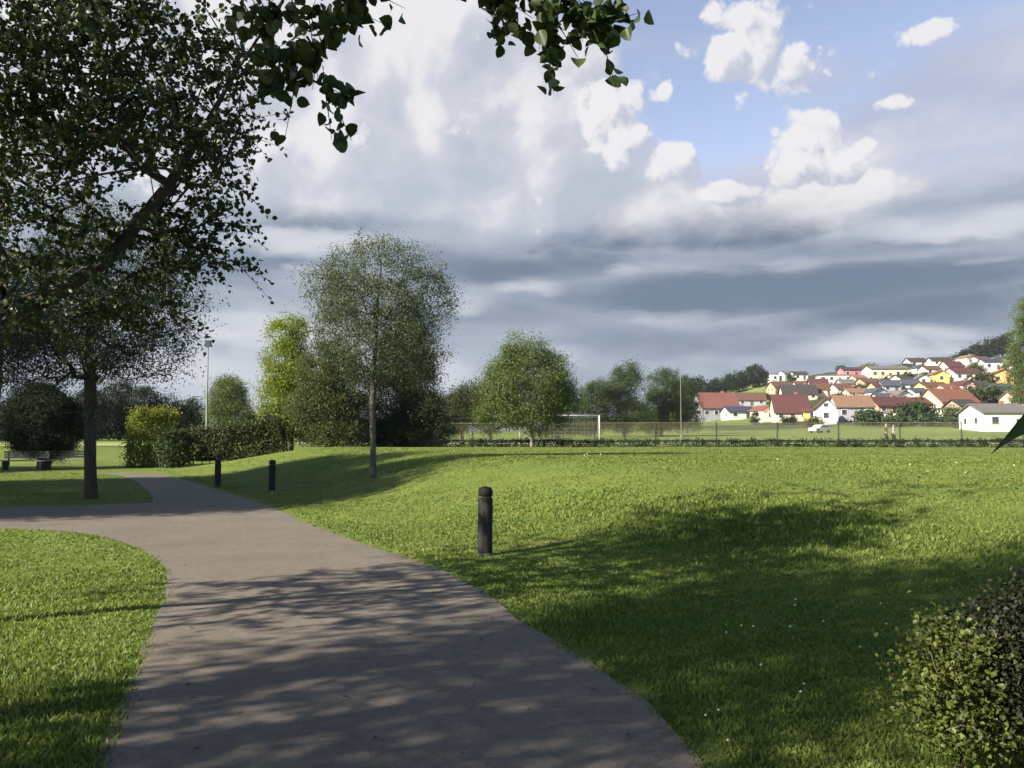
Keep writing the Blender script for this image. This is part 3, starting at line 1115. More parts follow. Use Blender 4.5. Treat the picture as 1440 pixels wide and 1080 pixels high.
tree('lawn_tree', 'young tree with a slim bare trunk and open feathery crown alone on the lawn', b,
     [(0, 0, 0), loc(b, 525, 560, Y), loc(b, 530, 450, Y), loc(b, 537, 370, Y)], bl, .085, .050, 800, 78, .16, M_LEAF_GREY, M_BARK, seed=51, extra_targets=np.array(xt), r_tip=.006, shell=.4)

# the round tree farther off behind the crest
b = at(748, 634, 47); b.z = float(land(b.x, b.y))
Y = b.y
bl = [pblob(b, *v) for v in [(742, 545, Y, 62, 55, 2.1, 1.4), (738, 500, Y, 34, 34, 1.2, .8), (700, 545, Y, 30, 30, 1.1, .7), (700, 580, Y, 34, 28, 1.1, .6), (785, 545, Y, 22, 40, 1.0, .7), (780, 512, Y, 20, 20, .8, .5), (752, 590, Y, 48, 22, 1.4, .8), (715, 515, Y, 22, 20, .8, .5)]]
tree('round_tree', 'rounded green tree with pale thin trunk at the lawn crest, right of the feathery tree', b,
     [(0, 0, 0), loc(b, 748, 590, Y), loc(b, 742, 500, Y)], bl, .09, .082, 560, 115, .26, M_LEAF_MID, M_BARK_PALE, seed=61, r_tip=.01)

# ------------------------------------------------------------------ clump behind the lawn tree
def crown_tree(name, label, px, base_py, Y, lobes, leaf, n, per, cr, lmat, seed, r=.15, group=None, bmat=None, limbs=True, cat='tree', shell=.6, droop=.3):
    b = at(px, base_py, Y); b.z = float(land(b.x, b.y))
    bl = [pblob(b, x, y, Y, rx, ry, max(rx, 12) * Y / F * .9, w) for x, y, rx, ry, w in lobes]
    ty = min(y for x, y, *_ in lobes)
    tx = [x for x, y, *_ in lobes if y == ty][0]
    mid = loc(b, (px + tx) / 2, (base_py + ty) / 2, Y)
    return tree(name, label, b, [(0, 0, 0), (0, 0, max(.3, mid[2] * .4)), mid, loc(b, tx, ty, Y)], bl, r, leaf * .62, int(n * 1.45), int(per * 3.5), cr * .8, lmat, bmat, group, seed=seed, limbs=limbs, r_tip=.012, shell=shell, cat=cat, droop=droop)


crown_tree('poplar_tree', 'yellow-green sunlit tree left in the clump behind the feathery lawn tree', 408, 640, 48,
           [(405, 470, 28, 28, .8), (402, 520, 34, 40, 1.1), (392, 570, 30, 38, 1.0), (420, 560, 34, 60, 1.1), (388, 610, 24, 22, .7), (412, 452, 18, 14, .4)], .15, 260, 36, .30, M_LEAF_LIME, 71)
crown_tree('bushy_tree', 'olive bushy tree in the middle of the clump behind the feathery lawn tree', 462, 642, 46,
           [(460, 520, 40, 42, 1.1), (450, 575, 48, 40, 1.1), (485, 545, 34, 50, 1.0), (470, 610, 50, 26, .8)], .14, 300, 36, .32, M_LEAF_OLIVE, 72)
crown_tree('dense_tree', 'dense dark green tree directly behind the feathery lawn tree', 566, 640, 52,
           [(570, 500, 38, 50, 1.1), (590, 560, 30, 50, 1.0), (540, 570, 42, 55, 1.1), (575, 605, 42, 30, .8), (520, 610, 40, 26, .7)], .17, 320, 38, .36, M_LEAF_DARK, 73)
crown_tree('dense_tree', 'low dark tree at the foot of the clump, right of the pale trunk', 600, 636, 58,
           [(605, 600, 32, 26, 1.0), (590, 575, 24, 26, .8)], .15, 120, 36, .34, M_LEAF_DARK, 74, r=.1)

# trees left of and behind the round tree and along the sports field
FIELD = 'trees along the far side of the sports field'
for i, (px, bp, Y, lobes, m, n, lb, nm) in enumerate([
    (650, 622, 92, [(645, 580, 28, 26, 1.), (660, 558, 18, 20, .7), (630, 592, 20, 18, .6)], M_LEAF_BROWN, 150, 'brownish small tree showing left of the round tree', 'field_tree'),
    (690, 622, 96, [(684, 570, 26, 30, 1.), (690, 590, 26, 18, .6)], M_LEAF_OLIVE, 130, 'olive tree half hidden behind the left of the round tree', 'field_tree'),
    (785, 622, 98, [(785, 570, 26, 36, 1.), (790, 600, 22, 16, .6)], M_LEAF_DARK, 130, 'dark tree half hidden behind the right of the round tree', 'field_tree'),
    (830, 618, 118, [(832, 575, 22, 34, 1.), (842, 555, 18, 22, .7), (826, 598, 20, 18, .6)], M_LEAF_FIELD, 150, 'lower green tree beginning the row behind the white goal', 'field_tree'),
    (878, 616, 120, [(880, 545, 26, 32, 1.), (888, 525, 14, 20, .6), (868, 575, 28, 34, 1.), (890, 585, 28, 26, .8)], M_LEAF_FIELD, 230, 'tallest tree with an upright pointed crown behind the goal', 'field_tree'),
    (930, 615, 126, [(930, 545, 24, 26, 1.), (940, 530, 14, 14, .5), (922, 580, 28, 32, 1.), (947, 575, 24, 34, .9)], M_LEAF_FIELD, 230, 'round-headed tree right of the pointed one at the field edge', 'field_tree'),
    (966, 612, 150, [(962, 560, 22, 32, 1.), (970, 585, 18, 22, .7)], M_LEAF_DARK, 150, 'dark tree closing the row beside the grey building with the red roof', 'field_tree'),
    ]):
    crown_tree(nm, lb, px, bp, Y, lobes, .24, n, 34, .55, m, 80 + i, r=.16, group=FIELD)

# ------------------------------------------------------------------ left background
crown_tree('black_tree', 'round nearly black tree left of the dark slim trunk', 57, 661, 43,
           [(62, 590, 48, 48, 1.2), (50, 560, 30, 22, .7), (90, 600, 26, 36, .8), (40, 610, 28, 32, .8), (66, 630, 34, 18, .6)], .12, 380, 40, .22, M_LEAF_PINE, 91, r=.16)
crown_tree('distant_tree', 'green full tree beside the tall lamp mast', 320, 618, 86,
           [(320, 560, 26, 30, 1.), (330, 585, 26, 24, .8), (308, 590, 20, 22, .7), (318, 540, 14, 12, .5)], .2, 200, 34, .42, M_LEAF_MID, 92)
FARL = 'dark far trees behind the yellow hedge'
for i, (px, bp, Y, rx, ty, lb) in enumerate([
    (268, 622, 96, 22, 560, 'dark far tree just left of the tall lamp mast'),
    (236, 622, 98, 24, 556, 'dark far tree rising right behind the tall yellow hedge'),
    (205, 624, 94, 26, 540, 'taller dark far tree behind the left of the yellow hedge'),
    (168, 624, 96, 28, 530, 'dark far tree between the slim trunk and the yellow hedge'),
    (128, 624, 92, 26, 545, 'dark far tree seen behind the slim trunk'),
    (20, 628, 88, 26, 560, 'dark far tree between the left edge and the black round tree'),
    (-30, 628, 88, 34, 545, 'dark far tree at the left edge of the picture'),
    (352, 622, 90, 18, 585, 'low dark far tree right of the green tree by the mast')]):
    h = bp - ty
    crown_tree('far_tree', lb, px, bp, Y, [(px, ty + h * .32, rx * .8, h * .30, 1.), (px - 3, ty + h * .6, rx, h * .3, 1.), (px + 6, ty + h * .8, rx * .9, h * .2, .6)], .24, 130, 32, .5, M_LEAF_PINE, 100 + i, group=FARL)


# ------------------------------------------------------------------ hedges: leaf shell over twiggy stems
def hedge(name, label, outline, depth, height, leaf, n, lmat, seed, top_var=.12, taper=.0, cat='hedge', round_ends=True):
    """outline: polyline of its middle on the ground; leaves fill a band along it"""
    g = np.random.default_rng(seed)
    P = resample(outline, 60)
    base = Vector((float(P[:, 0].mean()), float(P[:, 1].mean()), 0)); base.z = float(land(base.x, base.y))
    t = thing(name, label, cat, base)
    k = g.random(n) * 59
    i = np.minimum(k.astype(int), 58); f = k - i
    c = P[i] * (1 - f)[:, None] + P[i + 1] * f[:, None]
    tg = P[i + 1] - P[i]; tg /= np.linalg.norm(tg, axis=1)[:, None]
    nm = np.stack([-tg[:, 1], tg[:, 0]], 1)
    hs = height * (1 + top_var * np.sin(k * .29 + seed) + top_var * .5 * np.sin(k * .83 + 2 * seed))
    if round_ends: hs *= np.clip(np.minimum(k, 59 - k) / 4.0, .0, 1) ** .4
    ang = g.random(n)
    face = g.random(n)
    w = (g.random(n) * 2 - 1)
    w = np.where(face < .45, np.sign(w) * (.86 + .2 * g.random(n)), w)
    zz = g.random(n)
    zz = np.where(face > .72, .90 + .14 * g.random(n), zz)
    w *= 1 - .25 * zz ** 4
    lump = 1 + .10 * np.sin(k * .31 + zz * 3 + seed)
    xy = c + nm * (w * depth * .5 * lump)[:, None]
    z = land(xy[:, 0], xy[:, 1]) + .03 + zz * hs
    C = np.stack([xy[:, 0], xy[:, 1], z], 1) - np.array(base)
    nl = max(30, n // 45)
    cen = C[g.choice(n, nl, replace=False)]
    pick = g.integers(0, nl, n)
    mv = g.random(n) < .6
    C = np.where(mv[:, None], cen[pick] + g.normal(0, min(.16, height * .16), (n, 3)), C)
    C[:, 2] = np.maximum(C[:, 2], .02)
    LV = []; LF = []; LL = []
    leaves(LV, LF, LL, C, g, leaf, .1, 0, False, .5)
    mesh_obj('foliage', join_np('foliage', LV, LF, LL), lmat, t)
    V = []; Fl = []; Lt = []
    if n > 20000: return t
    for kk in np.linspace(1, 58, 14):
        q = P[int(kk)]
        z0 = float(land(q[0], q[1])) - .1
        p0 = np.array([q[0], q[1], z0]) - np.array(base)
        for _ in range(1):
            e = p0 + np.array([g.normal(0, depth * .2), g.normal(0, depth * .2), height * (.55 + .3 * g.random())])
            tube_chain(V, Fl, Lt, [p0, (p0 + e) / 2 + g.normal(0, .04, 3), e], [.03, .02, .008], 4)
    mesh_obj('stems', np_mesh('stems', V, Fl, Lt), M_BARK, t)
    return t


a = at(176, 655, 45); c = at(236, 655, 45.5)
hedge('tall_hedge', 'tall yellow-green clipped hedge block at the bend of the path', [(a.x, a.y + .3), ((a.x + c.x) / 2, a.y + .8), (c.x, c.y + 1.0)], 1.7, 2.75, .12, 9000, leaf_mat('leaf_yellow_hedge', (.07, .10, .016), (.18, .205, .034), .35, .6, .2), 3, .03)
a = at(225, 655, 43.5); c = at(262, 655, 44)
hedge('dark_bush', 'dark rounded bush against the right end of the yellow hedge', [(a.x, a.y), ((a.x + c.x) / 2, a.y + .4), (c.x, c.y)], 1.6, 1.6, .11, 5200, M_LEAF_DARK, 5, .08, cat='bush')
a = at(262, 655, 44.5); c = at(398, 655, 45)
hedge('long_hedge', 'long brownish green hedge running behind the two far bollards', [(a.x, a.y), (a.x + 2, a.y + .5), (c.x, c.y + .3)], 1.8, 1.65, .12, 15000, M_LEAF_BROWN, 6, .06)
hedge('field_hedge', 'long low dark hedge between the lawn crest and the wire fence', [(-9, 57.0), (5, 57.4), (25, 57.6), (48, 57.0)], 1.2, .58, .085, 56000, M_LEAF_PINE, 8, .03)

# bushes at the lower right
def shrub(name, label, base, blobs, leaf, n, per, cr, lmat, seed, cat='bush', round_=2):
    return tree(name, label, base, [(0, 0, 0), (.03, .02, .2), (.05, 0, .45)], blobs, .022, leaf, n, per, cr, lmat, M_BARK, None, cat, seed, twigs=0, round_=round_, step=.2, r_tip=.003, droop=.1, up=.7)


b = on_land(1.98, 4.05)
shrub('sun_tinted_shrub', 'small shrub at the lower right, sunlight painted into its yellow-green leaves', b, [(-.02, 0, .44, .20, .26, .30, 1.), (-.05, -.05, .58, .16, .18, .14, .8), (.08, .02, .28, .22, .26, .22, .8), (.05, .1, .62, .16, .18, .12, .6)], .023, 170, 26, .065, M_LEAF_SUNTINT, 121)
b = on_land(2.40, 4.15)
shrub('dark_shrub', 'dark brownish-leaved shrub in the lower right corner behind the sun-tinted one', b, [(.08, 0, .46, .42, .42, .38, 1.2), (-.1, 0, .60, .22, .26, .15, .8), (.3, .1, .66, .3, .3, .18, .8), (.1, .1, .75, .12, .12, .14, .3)], .023, 320, 34, .08, M_LEAF_PURPLE, 122)

# sapling just off the right edge; one pointed leaf hangs into the picture
def sapling():
    base = on_land(1.16, 1.55)
    t = thing('sapling', 'thin sapling at the right edge with one long dark pointed leaf hanging into view', 'plant', base)
    V = []; Fl = []; Lt = []
    st = np.array([(0, 0, -.1), (.01, 0, .5), (.03, .01, 1.1), (.0, 0, 1.62), (-.05, 0, 1.78)])
    tube_chain(V, Fl, Lt, st, [.012, .011, .009, .006, .003], 7)
    specs = []
    tip = at(1391, 641, 1.5) - base; root = at(1488, 572, 1.54) - base
    specs.append((np.array(root), np.array(tip), .019))
    for p, d, L in [((.0, 0, 1.6), (.5, .3, .3), .14), ((.02, 0, 1.3), (.6, -.4, -.1), .13), ((.02, 0, 1.1), (.2, .7, .1), .13), ((-.05, 0, 1.78), (.3, .1, .5), .13), ((.02, 0, .9), (.7, .2, 0), .12)]:
        d = np.array(d); d /= np.linalg.norm(d)
        specs.append((np.array(p) + d * .03, np.array(p) + d * (.03 + L), .03))
    tube_chain(V, Fl, Lt, [st[2] + [0, 0, .46], st[2] * .4 + specs[0][0] * .6 + [0, 0, .14], specs[0][0]], [.004, .003, .002], 5)
    mesh_obj('stem', np_mesh('stem', V, Fl, Lt), M_BARK, t, True)
    LV = []; LF = []
    for a, c, hw in specs:
        d = c - a; L = np.linalg.norm(d); d /= L
        s = np.cross(d, np.array([.25, -.95, .2])); s /= np.linalg.norm(s); n = np.cross(s, d)
        V = []; Fl = []; Lt = []
        prof = [0, .5, .85, 1.0, .9, .66, .38, .14, 0]
        for i, w in enumerate(prof):
            u = i / (len(prof) - 1)
            m = a + d * L * u + n * (.16 * L * math.sin(u * 3.14)) + s * (.10 * L * math.sin(u * 3.14))
            for j, q in enumerate((-1, -.5, 0, .5, 1)):
                V.append(m + s * hw * w * q + n * abs(q) * hw * w * .35)
        for i in range(len(prof) - 1):
            for j in range(4):
                Fl += [i * 5 + j, i * 5 + j + 1, (i + 1) * 5 + j + 1, (i + 1) * 5 + j]; Lt.append(4)
        mesh_obj('leaf', np_mesh('leaf', V, Fl, Lt), M_LEAF_NEAR, t, True)


sapling()
# ------------------------------------------------------------------ bollards
M_POST = rough_mat('tarred_wood', (.007, .007, .008), (.034, .031, .028), 14, .8, .8, stretch=(1, 1, .15))
M_BAND = rough_mat('weathered_band', (.05, .05, .05), (.11, .105, .10), 20, .7, .3)
M_STEEL = rough_mat('galvanised_steel', (.10, .105, .11), (.19, .195, .20), 12, .5, .1)
M_DARKSTEEL = rough_mat('dark_green_steel', (.025, .035, .03), (.05, .06, .055), 12, .6, .1)
M_WHITE = rough_mat('white_paint', (.42, .42, .41), (.58, .58, .56), 8, .5, .1)


def bollard():
    t = thing('bollard', '', 'bollard', (0, 0, 0), 0, 'dark round-topped bollards along the path')
    r = .099
    MB().lathe([(r, -.2), (r, .0), (r * 1.0, .74), (r * .9, .76)], 24).build('post', M_POST, t, True)
    MB().lathe([(r * .86, .755), (r * .86, .785)], 24).build('groove', M_BAND, t, True)
    MB().lathe([(r * .92, .783), (r * 1.0, .80), (r * .98, .85), (r * .85, .885), (r * .55, .905), (r * .1, .912)], 24).build('cap', M_POST, t, True)
    MB().lathe([(r * 1.06, -.05), (r * 1.06, .03), (r * 1.01, .035)], 24).build('collar', M_BAND, t, True)
    return t


bo = bollard()
for i, (px, py, lb) in enumerate([(682, 781, 'largest dark round-topped bollard standing alone at the edge of the lawn'),
                                  (382, 691, 'dark bollard nearer the feathery lawn tree, right one of the far pair'),
                                  (306, 685, 'most distant dark bollard, on the flat grass in front of the long brownish hedge')]):
    o = bo if i == 0 else copy_tree(bo)
    h = ground_hit(px, py, 5)
    o.location = h
    o['label'] = lb
    o.rotation_euler = (RNG.normal(0, .008), RNG.normal(0, .012), i * 2.1)


# ------------------------------------------------------------------ masts
def mast(label, px, top_py, Y, arms=False, k=1.0):
    b = at(px, 618, Y); b.z = float(land(b.x, b.y))
    h = at(px, top_py, Y).z - b.z
    t = thing('floodlight_mast', label, 'lamp post', b)
    m = MB(); m.lathe([(.13, -.2), (.13, .3), (.09 * k, .32), (.07 * k, h * .5), (.042 * k, h)], 10); m.build('mast', M_STEEL, t, True)
    if arms:
        m = MB(); m.box(-1.5, -.04, h - .35, 1.5, .04, h - .27); m.build('crossbar', M_STEEL, t)
        for x in (-1.35, -.45, .45, 1.35):
            m = MB(); m.box(x - .2, -.18, h - .27, x + .2, .1, h + .02); l = m.build('floodlight', M_STEEL, t)
    elif px < 500:
        m = MB(); m.box(-.26, -.22, h - .05, .26, .2, h + .10); m.box(-.2, -.18, h + .10, .2, .16, h + .42); m.build('lamp_head', M_DARKSTEEL, t)
        m = MB(); m.box(-.21, -.17, h - .09, .21, .15, h - .055); m.build('lamp_lens', M_WHITE, t)
    return t


mast('tall slim lamp mast with a square dark head above the long brownish hedge', 290, 486, 72)
mast('thin floodlight mast with a crossbar of lamps, behind the right edge of the feathery tree', 615, 495, 95, True)
mast('thin plain mast in front of the dark row of trees near the grey building', 958, 512, 110, False, .55)


# ------------------------------------------------------------------ football goal
def goal():
    a = at(731, 621, 80); c = at(843, 621, 80)
    z = float(land(a.x, a.y)); z2 = float(land(c.x, c.y))
    b = Vector(((a.x + c.x) / 2, 80, min(z, z2)))
    t = thing('football_goal', 'white football goal with net standing on the sports field', 'goal', b)
    w = (c.x - a.x) / 2; h = 2.44
    for s in (-1, 1):
        MB().tube((s * w, 0, -.1), (s * w, 0, h + .05), .06, n=10).build('post', M_WHITE, t, True)
        MB().tube((s * w, 0, h - .06), (s * w, 1.0, h - .1), .03).tube((s * w, 1.0, h - .1), (s * w, 2.0, 0), .03).build('net_stay', M_STEEL, t)
    MB().tube((-w, 0, h), (w, 0, h), .06, n=10).build('crossbar', M_WHITE, t, True)
    m = MB()
    for x in np.arange(-w, w + .01, .35):
        m.tube((x, 1.0, h - .1), (x, 2.0, 0), .006, n=3, caps=False)
        m.tube((x, .02, h - .02), (x, 1.0, h - .1), .006, n=3, caps=False)
    for k in np.arange(0, 1.01, .14):
        m.tube((-w, 2.0 - k, k * (h - .1)), (w, 2.0 - k, k * (h - .1)), .006, n=3, caps=False)
    m.build('net', M_WHITE, t)


goal()


# ------------------------------------------------------------------ wire fence along the field
def wire_fence(label, x0, x1, y, h, step, name='wire_fence'):
    b = on_land((x0 + x1) / 2, y)
    t = thing(name, label, 'fence', b)
    n = int(round((x1 - x0) / step))
    xs = np.linspace(x0, x1, n + 1)
    P = [on_land(x, y + .15 * math.sin(x * .1)) - b for x in xs]
    for p in P:
        MB().tube(p + Vector((0, 0, -.2)), p + Vector((0, 0, h + .08)), .045, n=6).build('post', M_DARKSTEEL, t)
    m = MB()
    for a, c in zip(P[:-1], P[1:]):
        for k, r in ((.06, .012), (h * .5, .012), (h, .022)):
            m.tube(a + Vector((0, 0, k)), c + Vector((0, 0, k)), r, n=4, caps=False)
        d = c - a
        L = d.length
        s = .16
        q = np.arange(-h, L, s)
        for u in q:                                    # chain link: two families of slanting wires
            for sg in (1, -1):
                u0 = max(u, 0); u1 = min(u + h, L)
                if u1 <= u0: continue
                z0 = (u0 - u); z1 = (u1 - u)
                if sg < 0: z0, z1 = h - z0, h - z1
                m.tube(a + d * (u0 / L) + Vector((0, .05, .04 + z0 * .97)), a + d * (u1 / L) + Vector((0, .05, .04 + z1 * .97)), .007, n=3, caps=False)
    m.build('wire_mesh', rough_mat('fence_wire', (.15, .14, .09), (.24, .22, .15), 9, .7, .1), t)
    return t


wire_fence('long wire mesh fence on dark posts behind the low dark hedge', -7.5, 47.0, 66.0, 1.75, 4.55)


# ------------------------------------------------------------------ benches on the left
M_WOOD = rough_mat('grey_bench_wood', (.16, .15, .14), (.30, .285, .26), 10, .85, .3, stretch=(.3, 1, 1))


def bench():
    t = thing('park_bench', '', 'bench', (0, 0, 0), 0, 'low benches under the black round tree')
    m = MB()
    for k in range(4):
        m.box(-1.1, -.2 + k * .105, .42, 1.1, -.2 + k * .105 + .085, .47)
    m.build('seat', M_WOOD, t)
    m = MB()
    for k in range(3):
        m.box(-1.1, .215, .56 + k * .12, 1.1, .245, .56 + k * .12 + .09)
    m.build('backrest', M_WOOD, t)
    for x in (-.9, .9):
        MB().box(x - .05, -.19, -.1, x + .05, .2, .418).box(x - .04, .247, .2, x + .04, .29, .9).build('leg', M_DARKSTEEL, t)
    return t


be = bench()
for i, (px, Y, rz, lb) in enumerate([(95, 42.5, .08, 'grey slatted bench between the black round tree and the slim dark trunk'), (33, 42.0, -.05, 'grey slatted bench left of the black round tree trunk')]):
    o = be if i == 0 else copy_tree(be)
    p = at(px, 660, Y)
    o.location = on_land(p.x, Y); o.rotation_euler = (0, 0, rz); o['label'] = lb


# ------------------------------------------------------------------ two people walking beyond the fence
def skin_part(name, joints, edges, radii, mat, parent, sub=2, root=0):
    me = bpy.data.meshes.new(name)
    me.from_pydata([tuple(j) for j in joints], edges, [])
    o = mesh_obj(name, me, mat, parent)
    md = o.modifiers.new('skin', 'SKIN')
    for i, r in enumerate(radii):
        rr = r if isinstance(r, tuple) else (r, r)
        me.skin_vertices[0].data[i].radius = rr
        me.skin_vertices[0].data[i].use_root = (i == root)
    md.use_smooth_shade = True
    s = o.modifiers.new('subd', 'SUBSURF'); s.levels = sub; s.render_levels = sub
    return o


def person(label, base, rz, top_col, leg_col, hair_col, h=1.74, stride=.2):
    t = thing('person', label, 'person', base, rz)
    k = h / 1.74
    def S(*p): return (p[0] * k, p[1] * k, p[2] * k)
    skin = rough_mat('skin', (.36, .22, .15), (.44, .28, .20), 10, .6, .02)
    J = [S(0, 0, .95), S(0, 0, 1.15), S(0, 0, 1.38), S(0, -.01, 1.50), S(0, -.01, 1.56), S(0, -.015, 1.66), S(0, -.01, 1.73),
         S(.18, 0, 1.40), S(.24, .04, 1.12), S(.25, -.05, .88), S(.25, -.08, .80), S(-.18, 0, 1.40), S(-.24, -.05, 1.12), S(-.25, -.14, .90), S(-.25, -.17, .82),
         S(.09, 0, .88), S(.095, -stride * .5, .48), S(.095, -stride * .6, .08), S(.10, -stride * .6 - .15, .035), S(-.09, 0, .88), S(-.095, stride * .3, .48), S(-.095, stride * .9, .10), S(-.10, stride * .9 - .14, .04)]
    E = [(0, 1), (1, 2), (2, 3), (3, 4), (4, 5), (5, 6), (2, 7), (7, 8), (8, 9), (9, 10), (2, 11), (11, 12), (12, 13), (13, 14), (0, 15), (15, 16), (16, 17), (17, 18), (0, 19), (19, 20), (20, 21), (21, 22)]
    R = [(.13, .10), (.12, .10), (.14, .10), .055, .06, .085, .06, .06, .045, .034, .032, .06, .045, .034, .032, .085, .055, .042, .035, .085, .055, .042, .035]
    skin_part('body', J, E, R, skin, t)
    up = list(range(0, 3)) + [7, 8, 9, 11, 12, 13]
    jm = {v: i for i, v in enumerate(up)}
    E2 = [(jm[a], jm[c]) for a, c in E if a in jm and c in jm]
    skin_part('jacket', [J[i] for i in up], E2, [(.155, .125), (.15, .125), (.16, .115), .075, .06, .047, .075, .06, .047], rough_mat('jacket_cloth', top_col, tuple(min(1, c * 1.3) for c in top_col), 20, .9, .1), t)
    lo = [0, 15, 16, 17, 19, 20, 21]
    jm = {v: i for i, v in enumerate(lo)}
    E3 = [(jm[a], jm[c]) for a, c in E if a in jm and c in jm]
    skin_part('trousers', [J[i] for i in lo], E3, [(.15, .125), .105, .072, .06, .105, .072, .06], rough_mat('trouser_cloth', leg_col, tuple(min(1, c * 1.3) for c in leg_col), 20, .9, .1), t)
    skin_part('hair', [S(0, .015, 1.66), S(0, .01, 1.73), S(0, .0, 1.765)], [(0, 1), (1, 2)], [.09, .085, .04], rough_mat('hair', hair_col, hair_col, 20, .8, .1), t)
    return t


p = at(1246.5, 628, 71); person('person in dark clothes walking behind the wire fence', on_land(p.x, 71), 1.2, (.02, .022, .03), (.018, .018, .022), (.02, .015, .01))
p = at(1257, 628, 71.6); person('person in a pale top and dark trousers walking beside the dark-clothed one', on_land(p.x, 71.6), 1.0, (.42, .44, .40), (.03, .035, .04), (.05, .03, .02), 1.62)


# ------------------------------------------------------------------ parked car below the village
def car(label, base, rz, col):
    t = thing('parked_car', label, 'car', base, rz)
    paint = rough_mat('car_paint', col, tuple(min(1, c * 1.1) for c in col), 3, .25, .0, spec=.6)
    glass = rough_mat('car_glass', (.01, .012, .015), (.02, .022, .025), 3, .1, .0, spec=.7)
    rub = rough_mat('car_tyre', (.012, .012, .012), (.02, .02, .02), 10, .9, .1)
    prof = [(-2.1, .32), (-2.15, .62), (-2.05, .86), (-1.15, .95), (-.55, 1.38), (-.1, 1.46), (.9, 1.44), (1.55, 1.32), (1.95, .98), (2.08, .80), (2.08, .34)]
    m = MB(); m.prism([(x, -.84, z) for x, z in prof], (0, 0, 0), (0, 1.68, 0)); o = m.build('body', paint, t)
    bv = o.modifiers.new('bevel', 'BEVEL'); bv.width = .07; bv.segments = 3
    for s in (-1, 1):
        MB().prism([(x, s * .845, z) for x, z in [(-1.0, .98), (-.5, 1.33), (.0, 1.38), (.0, .98)]], (0, 0, 0), (0, s * .012, 0)).build('side_window', glass, t)
        MB().prism([(x, s * .845, z) for x, z in [(.08, .98), (.08, 1.38), (.9, 1.37), (1.4, 1.26), (1.6, 1.0)]], (0, 0, 0), (0, s * .012, 0)).build('side_window', glass, t)
        for x in (-1.35, 1.3):
            w = MB().tube((x, s * .68, .31), (x, s * .86, .31), .31, n=18).build('wheel', rub, t)
            MB().tube((x, s * .862, .31), (x, s * .872, .31), .19, n=14).build('rim', M_STEEL, w)
    for y in (-.6, .6):
        MB().box(-2.16, y - .17, .62, -2.1, y + .17, .76).build('headlight', M_WHITE, t)
    return t


h = ground_hit(1153, 606, 100) or on_land(50, 150)
car('white car parked on the grass below the tall white gabled house', Vector((at(1153, 606, 158).x, 158, float(land(at(1153, 606, 158).x, 158)))), .55, (.72, .74, .72))
# ------------------------------------------------------------------ the village on the slope
WALLS = {}
def wall_mat(c):
    k = tuple(round(v, 3) for v in c)
    if k not in WALLS:
        WALLS[k] = rough_mat('render_wall', tuple(v * .88 for v in c), c, .6, .9, .1)
    return WALLS[k]


ROOFS = {}
def roof_mat(c):
    k = tuple(round(v, 3) for v in c)
    if k not in ROOFS:
        m, nt, out = new_mat('roof_tiles')
        p = objpos(nt)
        x, y, z = nt.sep(p)
        wv = nt.math('SINE', z * 28.0)
        n = nt.noise(p, 1.6, 5.0, .65); n2 = nt.noise(p, 9.0, 3.0, .6)
        f = nt.lr(n * .5 + n2 * .5, .35, .65)
        col = nt.mix(f, tuple(v * .7 for v in c), tuple(min(1, v * 1.25) for v in c))
        principled(nt, out, col, .85, .2, bump(nt, wv * .4 + n2, .4, .05))
        ROOFS[k] = m
    return ROOFS[k]


M_PANE = rough_mat('window_pane', (.015, .02, .03), (.05, .06, .075), .8, .12, .0, spec=.6)
M_FRAME = rough_mat('window_frame', (.55, .55, .52), (.7, .7, .67), 5, .6, .0)
M_DOOR = rough_mat('door_wood', (.06, .04, .03), (.12, .08, .055), 5, .7, .2)
M_CHIM = rough_mat('chimney_brick', (.16, .09, .07), (.26, .15, .12), 8, .9, .3)
W_WHITE = (.60, .59, .56); W_CREAM = (.58, .51, .37); W_GREY = (.30, .31, .34); W_BEIGE = (.52, .42, .33); W_PINK = (.66, .42, .38); W_ROSE = (.42, .15, .19)
W_YEL = (.62, .47, .17); W_OCH = (.62, .44, .14); W_SALM = (.66, .38, .27); W_ORA = (.62, .36, .14); W_TAN = (.40, .28, .18); W_BLUE = (.06, .13, .17); W_PGRN = (.40, .46, .42)
R_RED = (.135, .058, .050); R_BRN = (0.088, 0.051, 0.037); R_MAR = (0.071, 0.031, 0.031); R_DRK = (0.037, 0.034, 0.034); R_SLT = (0.048, 0.058, 0.075); R_TER = (.135, .062, .044); R_GRY = (0.109, 0.105, 0.102); R_TAN = (0.163, 0.102, 0.068); R_ORB = (0.177, 0.082, 0.031); R_BLU = (0.034, 0.041, 0.068)
HOUSES = {}


